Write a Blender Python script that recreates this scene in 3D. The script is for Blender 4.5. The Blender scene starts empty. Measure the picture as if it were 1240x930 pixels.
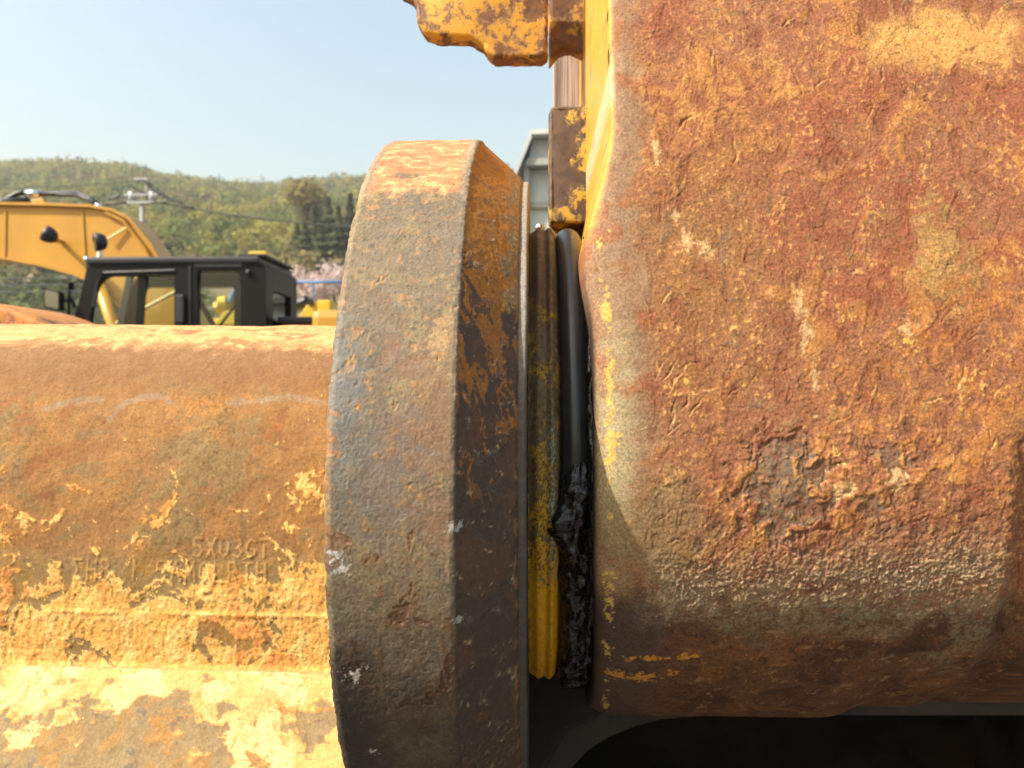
import bpy, bmesh, math, random
import numpy as np
from mathutils import Vector, Matrix
random.seed(7)
RNG = np.random.default_rng(11)
SC = bpy.context.scene
COL = SC.collection

# ------------------------------------------------------------------ camera
H = 1.6                                   # eye height above the yard
F = 950.0                                 # focal length in photo pixels (1240 wide)
YAW = math.atan(30 / F)
cam = bpy.data.cameras.new('camera')
cam.sensor_width = 36.0
cam.lens = 36.0 * F / 1240
cam.clip_start = 0.01
cam.clip_end = 6000
cam.dof.use_dof = True
cam.dof.focus_distance = 0.345
cam.dof.aperture_fstop = 19.0
camo = bpy.data.objects.new('camera', cam)
COL.objects.link(camo)
camo.location = (0, 0, H)
camo.rotation_euler = (math.radians(90), 0, YAW)
SC.camera = camo

# ------------------------------------------------------------------ sky and sun
SUN = Vector((-0.95, -0.45, 1.0)).normalized()      # towards the sun
ELEV = math.asin(SUN.z)
AZ = math.atan2(SUN.x, SUN.y)
w = bpy.data.worlds.new('World'); SC.world = w
w.use_nodes = True
nt = w.node_tree
sky = nt.nodes.new('ShaderNodeTexSky')
sky.sky_type = 'NISHITA'
sky.sun_disc = False
sky.sun_elevation = ELEV
sky.sun_rotation = AZ % (2 * math.pi)
sky.air_density = 2.0
sky.dust_density = 5.5
sky.ozone_density = 1.0
nt.links.new(sky.outputs[0], nt.nodes['Background'].inputs[0])
nt.nodes['Background'].inputs[1].default_value = 0.12
sl = bpy.data.lights.new('sun', 'SUN')
sl.energy = 4.3
sl.angle = math.radians(0.53)
sl.color = (1.0, 0.95, 0.87)
so = bpy.data.objects.new('sun', sl); COL.objects.link(so)
so.location = (-5, -5, 12)
so.rotation_euler = (-SUN).to_track_quat('-Z', 'Y').to_euler()
SC.view_settings.view_transform = 'Standard'
SC.view_settings.look = 'None'
SC.view_settings.exposure = 1.1
SC.view_settings.gamma = 1.0
SC.cycles.use_denoising = True
SC.cycles.max_bounces = 6
SC.cycles.transparent_max_bounces = 12
SC.cycles.volume_bounces = 0

# ------------------------------------------------------------------ measuring helpers
CAMF = Vector((-math.sin(YAW), math.cos(YAW), 0)); CAMR = Vector((math.cos(YAW), math.sin(YAW), 0))
def at(px, py, Y):
    """point at distance Y whose bearing was measured in the photograph"""
    v = CAMF + CAMR * ((px - 620) / F) + Vector((0, 0, (465 - py) / F))
    v = v * (Y / v.y)
    return Vector((v.x, v.y, v.z + H))

def lin(r, g, b, k=1.0):
    f = lambda c: ((c / 255 + 0.055) / 1.055) ** 2.4 if c > 10 else c / 255 / 12.92
    return np.array([min(.92, f(r) * k), min(.92, f(g) * k), min(.92, f(b) * k)])

# ------------------------------------------------------------------ object helpers
def tag(o, label, cat, group=None):
    o['label'] = label; o['category'] = cat
    if group: o['group'] = group
    return o
def thing(name, label, cat, loc=(0, 0, 0), group=None):
    o = bpy.data.objects.new(name, None); COL.objects.link(o)
    o.location = loc; o.empty_display_size = .1
    return tag(o, label, cat, group)
def adopt(o, parent):
    """parent, keeping mesh coordinates in world space"""
    o.parent = parent
    m = Matrix.Translation(-parent.location) if parent.type == 'EMPTY' else Matrix.Identity(4)
    o.matrix_parent_inverse = m
    return o
def obj(name, me, mat, parent=None):
    o = bpy.data.objects.new(name, me); COL.objects.link(o)
    if mat is not None:
        me.materials.clear(); me.materials.append(mat)
    if parent is not None: adopt(o, parent)
    return o

class MB:
    """collects simple solids into one mesh"""
    def __init__(s): s.v = []; s.f = []; s.smooth = False
    def add(s, vs, fs):
        n = len(s.v); s.v += [tuple(v) for v in vs]; s.f += [tuple(i + n for i in f) for f in fs]; return s
    def box(s, a, b):
        x0, y0, z0 = a; x1, y1, z1 = b
        x0, x1 = min(x0, x1), max(x0, x1); y0, y1 = min(y0, y1), max(y0, y1); z0, z1 = min(z0, z1), max(z0, z1)
        v = [(x0,y0,z0),(x1,y0,z0),(x1,y1,z0),(x0,y1,z0),(x0,y0,z1),(x1,y0,z1),(x1,y1,z1),(x0,y1,z1)]
        return s.add(v, [(0,3,2,1),(4,5,6,7),(0,1,5,4),(1,2,6,5),(2,3,7,6),(3,0,4,7)])
    def prism(s, poly, y0, y1):
        """poly in (x, z), extruded along y"""
        n = len(poly)
        a = sum(poly[i][0]*poly[(i+1)%n][1]-poly[(i+1)%n][0]*poly[i][1] for i in range(n))
        if a < 0: poly = poly[::-1]
        v = [(x, y0, z) for x, z in poly] + [(x, y1, z) for x, z in poly]
        f = [tuple(range(n)), tuple(range(2*n-1, n-1, -1))]
        f += [(i, n+i, n+(i+1)%n, (i+1)%n) for i in range(n)]
        return s.add(v, f)
    def tube(s, pts, r, seg=8, caps=True):
        pts = [Vector(p) for p in pts]; n = len(pts)
        rr = r if isinstance(r, (list, tuple)) else [r] * n
        rings = []
        for i, p in enumerate(pts):
            d = (pts[min(i+1, n-1)] - pts[max(i-1, 0)]).normalized()
            u = d.cross(Vector((0, 0, 1)) if abs(d.z) < .9 else Vector((0, 1, 0))).normalized(); vv = d.cross(u)
            rings.append([p + (u*math.cos(2*math.pi*k/seg) + vv*math.sin(2*math.pi*k/seg))*rr[i] for k in range(seg)])
        v = [q for ring in rings for q in ring]; f = []
        for i in range(n-1):
            for k in range(seg):
                f.append((i*seg+k, i*seg+(k+1)%seg, (i+1)*seg+(k+1)%seg, (i+1)*seg+k))
        if caps: f += [tuple(range(seg))[::-1], tuple((n-1)*seg+k for k in range(seg))]
        return s.add(v, f)
    def ball(s, c, r, seg=12, rings=8):
        c = Vector(c); r = r if isinstance(r, tuple) else (r, r, r)
        v = [c + Vector((0,0,-r[2]))]
        for i in range(1, rings):
            t = -math.pi/2 + math.pi*i/rings
            for k in range(seg):
                a = 2*math.pi*k/seg
                v.append(c + Vector((r[0]*math.cos(t)*math.cos(a), r[1]*math.cos(t)*math.sin(a), r[2]*math.sin(t))))
        v.append(c + Vector((0,0,r[2]))); f = []
        for k in range(seg): f.append((0, 1+(k+1)%seg, 1+k))
        for i in range(rings-2):
            for k in range(seg):
                a = 1+i*seg; f.append((a+k, a+(k+1)%seg, a+seg+(k+1)%seg, a+seg+k))
        a = 1+(rings-2)*seg
        for k in range(seg): f.append((a+k, a+(k+1)%seg, len(v)-1))
        return s.add(v, f)
    def build(s, name, mat, parent=None, bevel=0, smooth=False):
        me = bpy.data.meshes.new(name); me.from_pydata(s.v, [], s.f); me.update()
        if bevel:
            bm = bmesh.new(); bm.from_mesh(me)
            ed = [e for e in bm.edges if len(e.link_faces) == 2 and e.calc_face_angle(0) > .5]
            bmesh.ops.bevel(bm, geom=ed, offset=bevel, segments=2, profile=.6, affect='EDGES', clamp_overlap=True)
            bm.to_mesh(me); bm.free()
        o = obj(name, me, mat, parent)
        if smooth:
            me.polygons.foreach_set('use_smooth', [True]*len(me.polygons))
        return o

def plate(name, outer, holes, y0, y1, mat, parent=None):
    """flat plate in the x-z plane with openings, between y0 and y1"""
    cu = bpy.data.curves.new(name, 'CURVE'); cu.dimensions = '2D'; cu.fill_mode = 'BOTH'
    cu.extrude = abs(y1 - y0) / 2
    for poly in [outer] + holes:
        sp = cu.splines.new('POLY'); sp.points.add(len(poly) - 1)
        for p, (x, z) in zip(sp.points, poly): p.co = (x, z, 0, 1)
        sp.use_cyclic_u = True
    t = bpy.data.objects.new('tmp', cu); COL.objects.link(t)
    bpy.context.view_layer.update()
    me = bpy.data.meshes.new_from_object(t.evaluated_get(bpy.context.evaluated_depsgraph_get()))
    bpy.data.objects.remove(t); bpy.data.curves.remove(cu)
    me.transform(Matrix.Translation((0, (y0 + y1) / 2, 0)) @ Matrix.Rotation(math.radians(90), 4, 'X'))
    me.name = name
    return obj(name, me, mat, parent)

def rounded(poly, r, n=6):
    """round the corners of a polygon; r is one radius or one per corner"""
    out = []; N = len(poly)
    rs = r if isinstance(r, (list, tuple)) else [r] * N
    for i in range(N):
        p = Vector(poly[i]); a = Vector(poly[i-1]); b = Vector(poly[(i+1) % N]); q = rs[i]
        if q <= 0: out.append(tuple(p)); continue
        u = (a - p); v = (b - p); qa = min(q, u.length*.49, v.length*.49)
        u = u.normalized()*qa; v = v.normalized()*qa
        for k in range(n + 1):
            t = k / n
            out.append(tuple((p+u)*(1-t)**2 + p*2*t*(1-t) + (p+v)*t*t))
    return out

# ------------------------------------------------------------------ numeric noise
_perm = np.random.default_rng(5).permutation(512).astype(np.int64)
_ang = np.random.default_rng(6).uniform(0, 2*np.pi, 512)
_gx, _gy = np.cos(_ang), np.sin(_ang)
def perlin(x, y, seed=0):
    xi = np.floor(x).astype(np.int64); yi = np.floor(y).astype(np.int64)
    xf = x - xi; yf = y - yi
    u = xf*xf*xf*(xf*(xf*6-15)+10); v = yf*yf*yf*(yf*(yf*6-15)+10)
    def g(ix, iy, fx, fy):
        h = _perm[(_perm[(ix + seed*57) & 511] + iy + seed*131) & 511]
        return _gx[h]*fx + _gy[h]*fy
    n00 = g(xi, yi, xf, yf); n10 = g(xi+1, yi, xf-1, yf)
    n01 = g(xi, yi+1, xf, yf-1); n11 = g(xi+1, yi+1, xf-1, yf-1)
    a = n00 + u*(n10-n00); b = n01 + u*(n11-n01)
    return a + v*(b-a)
def fbm(x, y, scale, octs=4, seed=0, gain=.55, lac=2.07, warp=0.0):
    """noise with unit spread; scale = size of the largest features"""
    x = x/scale; y = y/scale
    if warp:
        wx = perlin(x*1.3+7.1, y*1.3+3.3, seed+90); wy = perlin(x*1.3-4.2, y*1.3+9.9, seed+91)
        x = x + wx*warp; y = y + wy*warp
    o = np.zeros_like(x); a = 1.0; n2 = 0
    for i in range(octs):
        o += a*perlin(x + 17.3*i, y - 9.1*i, seed+i*3); n2 += a*a
        x = x*lac; y = y*lac; a *= gain
    return o / (math.sqrt(n2)*.27)
def ridged(x, y, scale, octs=3, seed=0, warp=.6):
    return 1 - np.abs(fbm(x, y, scale, octs, seed, .5, 2.1, warp))
def st(n, a, b):
    t = np.clip((n-a)/(b-a), 0, 1); return t*t*(3-2*t)
def spot(a, b, ca, cb, ra, rb, n=0, soft=.35):
    """soft-edged patch on a surface (mm), its rim broken by noise n"""
    d = np.sqrt(((a-ca)/ra)**2 + ((b-cb)/rb)**2)
    return 1 - st(d + n, 1-soft, 1+soft)
def mixc(c, col, m):
    m = np.clip(m, 0, 1)[..., None]
    return c*(1-m) + np.asarray(col)*m
def gouges(a, b, count, rng, la, wa, depth, box, ang=(0, math.pi), lip=.28):
    """random sharp-sided scars: returns relief (mm), and a mask of fresh metal"""
    h = np.zeros_like(a); m = np.zeros_like(a)
    for _ in range(count):
        ca = rng.uniform(box[0], box[1]); cb = rng.uniform(box[2], box[3])
        L = rng.uniform(*la); W = rng.uniform(*wa); D = rng.uniform(*depth); t = rng.uniform(*ang)
        R = L*1.4
        rows = np.where((np.abs(b[:, 0]-cb) < R))[0]; cols = np.where(np.abs(a[0]-ca) < R)[0]
        if len(rows) < 2 or len(cols) < 2: continue
        sl_ = np.s_[rows[0]:rows[-1]+1, cols[0]:cols[-1]+1]
        da = a[sl_]-ca; db = b[sl_]-cb
        p = da*math.cos(t)+db*math.sin(t); q = -da*math.sin(t)+db*math.cos(t)
        q = q + .9*W*np.sin(p*2.2/L+ca) + .35*W*np.sin(p*5.5/L+cb)
        e = np.clip(1-(p/L)**2, 0, 1)
        s = q/(W*(e+.05))
        g = np.where(s > 0, np.exp(-(s*1.1)**2*2.0), np.exp(-(s*3.2)**2*2.0))*e
        l = np.exp(-((s+.9)*1.6)**2)*e
        h[sl_] += -D*g + D*lip*l
        m[sl_] = np.maximum(m[sl_], l)
    return h, m

def grid_object(name, P, C, Rg, mat, parent, wrap=False, flip=False):
    """P (n,m,3) points, C (n,m,3) base colour, Rg (n,m) roughness"""
    n, m = P.shape[:2]
    me = bpy.data.meshes.new(name)
    me.vertices.add(n*m); me.vertices.foreach_set('co', P.reshape(-1).astype(np.float32))
    i, j = np.meshgrid(np.arange(n if wrap else n-1), np.arange(m-1), indexing='ij')
    i2 = (i+1) % n
    q = np.stack([i*m+j, i*m+j+1, i2*m+j+1, i2*m+j], -1).reshape(-1, 4)
    if flip: q = q[:, ::-1]
    nf = len(q)
    me.loops.add(nf*4); me.loops.foreach_set('vertex_index', q.reshape(-1).astype(np.int32))
    me.polygons.add(nf); me.polygons.foreach_set('loop_start', np.arange(0, nf*4, 4, dtype=np.int32))
    me.polygons.foreach_set('loop_total', np.full(nf, 4, dtype=np.int32))
    me.polygons.foreach_set('use_smooth', np.ones(nf, dtype=bool))
    me.update(calc_edges=True)
    at_ = me.attributes.new('tint', 'FLOAT_COLOR', 'POINT')
    rgba = np.concatenate([np.clip(C, 0.003, .92), np.clip(Rg, .05, 1)[..., None]], -1)
    at_.data.foreach_set('color', rgba.reshape(-1).astype(np.float32))
    return obj(name, me, mat, parent)
def normals(P):
    du = np.gradient(P, axis=0); dv = np.gradient(P, axis=1)
    n = np.cross(du, dv); n /= (np.linalg.norm(n, axis=-1, keepdims=True)+1e-12)
    return n

# ------------------------------------------------------------------ materials
def newmat(name):
    m = bpy.data.materials.new(name); m.use_nodes = True
    t = m.node_tree; return m, t, t.nodes['Principled BSDF']
def nd(t, kind, **kw):
    n = t.nodes.new(kind)
    for k, v in kw.items():
        if k.startswith('in_'):
            key = k[3:]; n.inputs[int(key) if key.isdigit() else key].default_value = v
        else: setattr(n, k, v)
    return n
def noise(t, scale, detail=4, rough=.55, dist=0, vec=None):
    n = nd(t, 'ShaderNodeTexNoise'); n.inputs['Scale'].default_value = scale
    n.inputs['Detail'].default_value = detail; n.inputs['Roughness'].default_value = rough
    n.inputs['Distortion'].default_value = dist
    if vec is None:
        tc = nd(t, 'ShaderNodeTexCoord'); vec = tc.outputs['Object']
    t.links.new(vec, n.inputs['Vector']); return n
def ramp(t, src, stops):
    r = nd(t, 'ShaderNodeValToRGB'); e = r.color_ramp.elements
    while len(e) < len(stops): e.new(.5)
    for k, (p, c) in enumerate(stops):
        e[k].position = p; e[k].color = (*c, 1) if len(c) == 3 else c
    t.links.new(src, r.inputs[0]); return r.outputs[0]
def mixn(t, fac, a, b, mode='MIX'):
    n = nd(t, 'ShaderNodeMix', data_type='RGBA', blend_type=mode)
    for s, k in ((fac, 0), (a, 6), (b, 7)):
        if isinstance(s, (int, float)): n.inputs[k].default_value = s
        elif isinstance(s, tuple): n.inputs[k].default_value = (*s, 1)
        else: t.links.new(s, n.inputs[k])
    return n.outputs[2]
def bumpn(t, h, strength, dist, chain=None):
    b = nd(t, 'ShaderNodeBump'); b.inputs['Strength'].default_value = strength; b.inputs['Distance'].default_value = dist
    t.links.new(h, b.inputs['Height'])
    if chain is not None: t.links.new(chain, b.inputs['Normal'])
    return b.outputs[0]

def weathered(name, bump=.5, grain=(900, 3000), spec=.35, contrast=.28):
    """corroded metal: mapped wear plus procedural grain, mottling and fine relief"""
    m, t, p = newmat(name)
    at_ = nd(t, 'ShaderNodeAttribute', attribute_name='tint')
    n1 = noise(t, grain[0], 5, .65); n2 = noise(t, grain[1], 3, .6); n3 = noise(t, 160, 5, .6, .6)
    lo, hi = 1-contrast, 1+contrast*1.1
    c = mixn(t, 1.0, at_.outputs['Color'], ramp(t, n1.outputs[0], [(.3, (lo,)*3), (.7, (hi, hi, hi))]), 'MULTIPLY')
    c = mixn(t, 1.0, c, ramp(t, n3.outputs[0], [(.35, (.92, .88, .84)), (.65, (1.06, 1.08, 1.1))]), 'MULTIPLY')
    c = mixn(t, 1.0, c, ramp(t, n2.outputs[0], [(.35, (.86,)*3), (.65, (1.12,)*3)]), 'MULTIPLY')
    t.links.new(c, p.inputs['Base Color'])
    rr = nd(t, 'ShaderNodeMath', operation='MULTIPLY_ADD')
    t.links.new(n1.outputs[0], rr.inputs[0]); rr.inputs[1].default_value = .3
    sb = nd(t, 'ShaderNodeMath', operation='SUBTRACT'); t.links.new(at_.outputs['Alpha'], sb.inputs[0]); sb.inputs[1].default_value = .15
    t.links.new(sb.outputs[0], rr.inputs[2]); t.links.new(rr.outputs[0], p.inputs['Roughness'])
    p.inputs['Specular IOR Level'].default_value = spec
    b = bumpn(t, ramp(t, n1.outputs[0], [(.5, (1, 1, 1)), (.72, (0, 0, 0))]), bump*.55, .0004); b = bumpn(t, ramp(t, n2.outputs[0], [(.48, (0, 0, 0)), (.7, (1, 1, 1))]), bump*.6, .0002, b)
    t.links.new(b, p.inputs['Normal'])
    return m
def plain(name, col, rough=.6, metal=0, var=.15, scale=6, spec=.4, bump=0, dirt=None):
    m, t, p = newmat(name)
    n = noise(t, scale, 6, .6)
    a = tuple(max(0, c*(1-var)) for c in col); b = tuple(min(1, c*(1+var)) for c in col)
    c = ramp(t, n.outputs[0], [(.35, a), (.65, b)])
    if dirt:
        n2 = noise(t, scale*.35, 8, .65, .4)
        c = mixn(t, ramp(t, n2.outputs[0], [(.5, (0, 0, 0)), (.66, (1, 1, 1))]), c, dirt)
    t.links.new(c, p.inputs['Base Color'])
    p.inputs['Roughness'].default_value = rough; p.inputs['Metallic'].default_value = metal
    p.inputs['Specular IOR Level'].default_value = spec
    if bump: t.links.new(bumpn(t, n.outputs[0], .5, bump), p.inputs['Normal'])
    return m
def chipped(name, paint, rust, dark, scale, thr=.52, k=.05):
    """paint worn through to rust in flakes"""
    m, t, p = newmat(name)
    n = noise(t, scale, 10, .74, .12); n2 = noise(t, scale*3.1, 6, .65); n3 = noise(t, scale*.4, 4, .5)
    rc = ramp(t, n2.outputs[0], [(.35, dark), (.65, rust)])
    pc = ramp(t, n3.outputs[0], [(.3, tuple(c*.75 for c in paint)), (.7, paint)])
    mask = ramp(t, n.outputs[0], [(thr, (0, 0, 0)), (thr+k, (1, 1, 1))])
    t.links.new(mixn(t, mask, pc, rc), p.inputs['Base Color'])
    p.inputs['Roughness'].default_value = .62
    inv = nd(t, 'ShaderNodeInvert'); t.links.new(mask, inv.inputs['Color'])
    b = bumpn(t, inv.outputs[0], .6, .0006); b = bumpn(t, n2.outputs[0], .5, .0008, b)
    t.links.new(b, p.inputs['Normal'])
    return m

M = {}
M['casting'] = weathered('rusted_casting', .5, (800, 2600), .2, .42)
M['flange'] = weathered('pitted_flange', .5, (800, 2600), .4)
M['arm'] = weathered('flaking_yellow_paint', .35, (700, 2600), .15, .2)
M['bush'] = weathered('worn_bushing', .3, (900, 2600), .4)

# ================================================================== the ground and the hill
RIDGE_X = [-500, -120, 0, 60, 120, 150, 185, 240, 300, 330, 345, 380, 430, 520, 610, 640, 760, 1400]
RIDGE_Y = [200, 196, 192, 191, 196, 199, 209, 216, 222, 224, 217, 216, 215, 212, 208, 216, 250, 300]
YR = 380.0
def terrain_z(x, y):
    """ground height above the yard"""
    px = 650 + x / np.maximum(y, 1) * F
    rz = (465 - np.interp(px, RIDGE_X, RIDGE_Y)) / F * YR + H - 1.2
    t = np.clip((y - 60) / (YR - 60), 0, 1.25)
    base = st(y, 34, 62) * 5.0
    up = np.where(t < 1, t**1.15, 1 - (t-1)*1.4)
    wob = 3.0*np.sin(x*.031+y*.02)*np.clip(t*3, 0, 1)*np.clip((1-t)*3, 0, 1)
    return base + (rz - 5.0)*up*st(y, 50, 110) + wob
def build_ground():
    ys = np.concatenate([np.linspace(-60, 30, 10), np.linspace(34, 120, 30), np.linspace(126, 520, 60), np.linspace(600, 3000, 8)])
    xs = np.concatenate([np.linspace(-3000, -420, 7), np.linspace(-400, 400, 110), np.linspace(420, 3000, 7)])
    X, Y = np.meshgrid(xs, ys, indexing='ij')
    Z = np.where(Y > 30, terrain_z(X, Y), 0.0); Z = np.where(Y > 500, np.minimum(Z, 40), Z)
    me = bpy.data.meshes.new('ground')
    n, m = X.shape
    v = np.stack([X, Y, Z], -1).reshape(-1, 3)
    f = [(i*m+j, (i+1)*m+j, (i+1)*m+j+1, i*m+j+1) for i in range(n-1) for j in range(m-1)]
    me.from_pydata(v.tolist(), [], f)
    me.polygons.foreach_set('use_smooth', [True]*len(me.polygons))
    mt, t, p = newmat('earth_and_scrub')
    g = nd(t, 'ShaderNodeNewGeometry'); sx = nd(t, 'ShaderNodeSeparateXYZ'); t.links.new(g.outputs['Position'], sx.inputs[0])
    n1 = noise(t, .05, 8, .65, .5); n2 = noise(t, 2.5, 6, .7); n3 = noise(t, 30, 4, .6)
    hill = ramp(t, n1.outputs[0], [(.3, (.10, .09, .04)), (.5, (.17, .13, .07)), (.7, (.24, .17, .11))])
    grav = ramp(t, n3.outputs[0], [(.3, (.07, .06, .05)), (.7, (.15, .135, .115))])
    c = mixn(t, ramp(t, n2.outputs[0], [(.3, (0, 0, 0)), (.7, (.25, .25, .25))]), hill, (.30, .22, .16))
    mr = nd(t, 'ShaderNodeMapRange'); mr.inputs[1].default_value = 30; mr.inputs[2].default_value = 40
    t.links.new(sx.outputs[1], mr.inputs[0])
    t.links.new(mixn(t, mr.outputs[0], grav, c), p.inputs['Base Color'])
    p.inputs['Roughness'].default_value = .95; p.inputs['Specular IOR Level'].default_value = .1
    t.links.new(bumpn(t, n3.outputs[0], .6, .02), p.inputs['Normal'])
    o = obj('ground', me, mt); o['kind'] = 'structure'
build_ground()

# ------------------------------------------------------------------ foliage
def foliage_mat(name):
    m, t, p = newmat(name)
    a = nd(t, 'ShaderNodeAttribute', attribute_name='leaf')
    n = noise(t, 1.2, 4, .7)
    c = mixn(t, 1.0, a.outputs['Color'], ramp(t, n.outputs[0], [(.3, (.72,)*3), (.7, (1.3,)*3)]), 'MULTIPLY')
    t.links.new(c, p.inputs['Base Color']); p.inputs['Roughness'].default_value = .8
    p.inputs['Specular IOR Level'].default_value = .15
    tl = nd(t, 'ShaderNodeBsdfTranslucent'); t.links.new(c, tl.inputs[0]); ms = nd(t, 'ShaderNodeMixShader'); ms.inputs[0].default_value = .4
    t.links.new(p.outputs[0], ms.inputs[1]); t.links.new(tl.outputs[0], ms.inputs[2]); t.links.new(ms.outputs[0], t.nodes['Material Output'].inputs[0])
    return m
M['leaf'] = foliage_mat('foliage')
def leaf_cloud(centres, radii, cols, per, size, rng, cone=None):
    """triangular leaf clumps scattered through many crowns; returns points and colours"""
    V = []; Cc = []
    for c, r, col, k, s in zip(centres, radii, cols, per, size):
        d = rng.normal(size=(k, 3)); d /= np.linalg.norm(d, axis=1, keepdims=True)
        rad = rng.uniform(.55, 1.0, (k, 1))
        lob = 1 + .22*np.sin(d[:, :1]*5+c[0]) * np.cos(d[:, 1:2]*6+c[1])
        if cone:
            hh = rng.uniform(0, 1, (k, 1))**1.3
            wv = (1-hh)*(.75+.25*np.sin(hh*40))
            pos = np.concatenate([d[:, :1]*r[0]*wv*rad, d[:, 1:2]*r[1]*wv*rad, (hh*2-1)*r[2]], 1)
            nrm = d.copy(); nrm[:, 2:] = .5
        else:
            pos = d*rad*lob*np.array(r); nrm = d + np.array([0, 0, .25])
        nrm = nrm + rng.normal(scale=.32, size=nrm.shape); nrm /= np.linalg.norm(nrm, axis=1, keepdims=True)
        u = np.cross(nrm, rng.normal(size=(k, 3))); u /= np.linalg.norm(u, axis=1, keepdims=True)+1e-9
        v = np.cross(nrm, u)
        sz = s*rng.uniform(.6, 1.4, (k, 1))
        P0 = pos+np.array(c)
        tri = np.stack([P0+u*sz, P0-u*sz*.5+v*sz*.87, P0-u*sz*.5-v*sz*.87], 1)
        V.append(tri.reshape(-1, 3))
        cc = np.asarray(col)*rng.uniform(.88, 1.12, (k, 1))
        Cc.append(np.repeat(cc, 3, axis=0))
    return np.concatenate(V), np.concatenate(Cc)
def leaf_mesh(name, V, Cc):
    me = bpy.data.meshes.new(name); n = len(V)
    me.vertices.add(n); me.vertices.foreach_set('co', V.reshape(-1).astype(np.float32))
    me.loops.add(n); me.loops.foreach_set('vertex_index', np.arange(n, dtype=np.int32))
    me.polygons.add(n//3); me.polygons.foreach_set('loop_start', np.arange(0, n, 3, dtype=np.int32))
    me.polygons.foreach_set('loop_total', np.full(n//3, 3, dtype=np.int32))
    me.update(calc_edges=True)
    a = me.attributes.new('leaf', 'FLOAT_COLOR', 'POINT')
    a.data.foreach_set('color', np.concatenate([Cc, np.ones((n, 1))], 1).reshape(-1).astype(np.float32))
    return me
def build_forest():
    rng = np.random.default_rng(21)
    pal = np.array([(.24, .21, .045), (.165, .17, .042), (.09, .11, .035), (.21, .165, .065), (.055, .07, .027), (.125, .15, .04)])
    xs = []; ys = []
    for y in np.arange(100, 400, 2.3):
        x = np.arange(-.62*y-60, .05*y+18, 2.6)
        xs.append(x + rng.uniform(-1.2, 1.2, len(x))); ys.append(y + rng.uniform(-1.1, 1.1, len(x)))
    for y in np.arange(62, 100, 2.3):
        x = np.arange(-.95*y, -.44*y, 2.4)
        xs.append(x + rng.uniform(-1.2, 1.2, len(x))); ys.append(y + rng.uniform(-1.1, 1.1, len(x)))
    X = np.concatenate(xs); Y = np.concatenate(ys)
    cl = fbm(X, Y, 60, 4, 3); c2 = fbm(X, Y, 22, 3, 8)
    keep = ~((Y < 230) & (Y > 100) & (cl + .5*c2 < -1.0)) & (rng.uniform(size=len(X)) < .9)
    X, Y, cl, c2 = X[keep], Y[keep], cl[keep], c2[keep]
    u = rng.uniform(size=len(X))
    i = np.where(cl > .5, np.where(c2 > -.4, 0, 5), np.where(cl > -.3, np.where(c2 > 0, 1, 5), np.where(c2 > .3, 2, np.where(c2 > -.9, 3, 4))))
    i = np.where((Y > 320) & (u < .6), 0, i); i = np.where(u > .9, rng.integers(0, 6, len(X)), i)
    i = np.where(Y < 99, np.where(u > .5, 2, 4), i)
    r = rng.uniform(1.1, 2.2, len(X))*np.where(rng.uniform(size=len(X)) < .08, 1.5, 1); h = r*rng.uniform(.85, 1.3, len(X))
    Z = terrain_z(X, Y)
    col = pal[i]*rng.uniform(.8, 1.2, (len(X), 1))
    V, Cc = leaf_cloud(np.stack([X, Y, Z+h*.8], 1), np.stack([r, r, h], 1), col, np.where(Y > 210, 34, 60), r*np.where(Y > 210, .25, .19), rng)
    o = obj('hillside_forest', leaf_mesh('hillside_forest', V, Cc), M['leaf']); o['kind'] = 'stuff'
    tag(o, 'olive green and yellowish mixed woodland covering the far hill', 'forest')
build_forest()

M['bark'] = plain('bark', (.10, .075, .05), .9, var=.3, scale=3)
def tree(name, label, cat, px, Y, r, h, cols, n, size, seed, group=None, cone=False):
    rng = np.random.default_rng(seed)
    b = at(px, 465, Y); z = float(terrain_z(np.array(b.x), np.array(b.y)))
    root = thing(name, label, cat, (b.x, b.y, z), group)
    mb = MB(); mb.tube([(b.x, b.y, z-.3), (b.x+.1, b.y, z+h*.3), (b.x-.05, b.y, z+h*(.92 if cone else .6))], [r*.09, r*.06, r*.02], 7)
    for k in range(5):
        a = k*2.4+seed; q = z+h*(.28+.07*k)
        mb.tube([(b.x, b.y, q), (b.x+math.cos(a)*r*.55, b.y+math.sin(a)*r*.55, q+h*(.0 if cone else .18))], [r*.04, r*.015], 5)
    mb.build('trunk', M['bark'], root, smooth=True)
    if cone:
        ce = [(b.x, b.y, z+h*.56)]; ra = [(r, r, h*.45)]; nn = [n]
    else:
        ce = []; ra = []; nn = []
        for k in range(7):
            q = rng.normal(size=3)*np.array([r*.42, r*.42, h*.12])
            ce.append((b.x+q[0], b.y+q[1], z+h*.66+q[2])); ra.append((r*.55, r*.55, h*.24)); nn.append(n//7)
    V, Cc = leaf_cloud(ce, ra, [cols[k % len(cols)] for k in range(len(ce))], nn, [size]*len(ce), rng, cone)
    obj('crown', leaf_mesh('crown', V, Cc), M['leaf'], root)
for k, (px, Y, r, h) in enumerate([(333, 92, 2.6, 5.0), (352, 88, 2.4, 4.6), (371, 86, 2.8, 5.6), (388, 84, 2.6, 5.0), (404, 86, 2.6, 5.2), (424, 90, 2.6, 5)]):
    tree('cherry_tree', 'pale pink blossoming cherry tree at the foot of the wooded hill', 'tree', px, Y, r, h,
         [(.62, .50, .46), (.55, .42, .40), (.42, .33, .27)], 900, .17, 30+k, 'blossoming trees below the hill')
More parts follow.
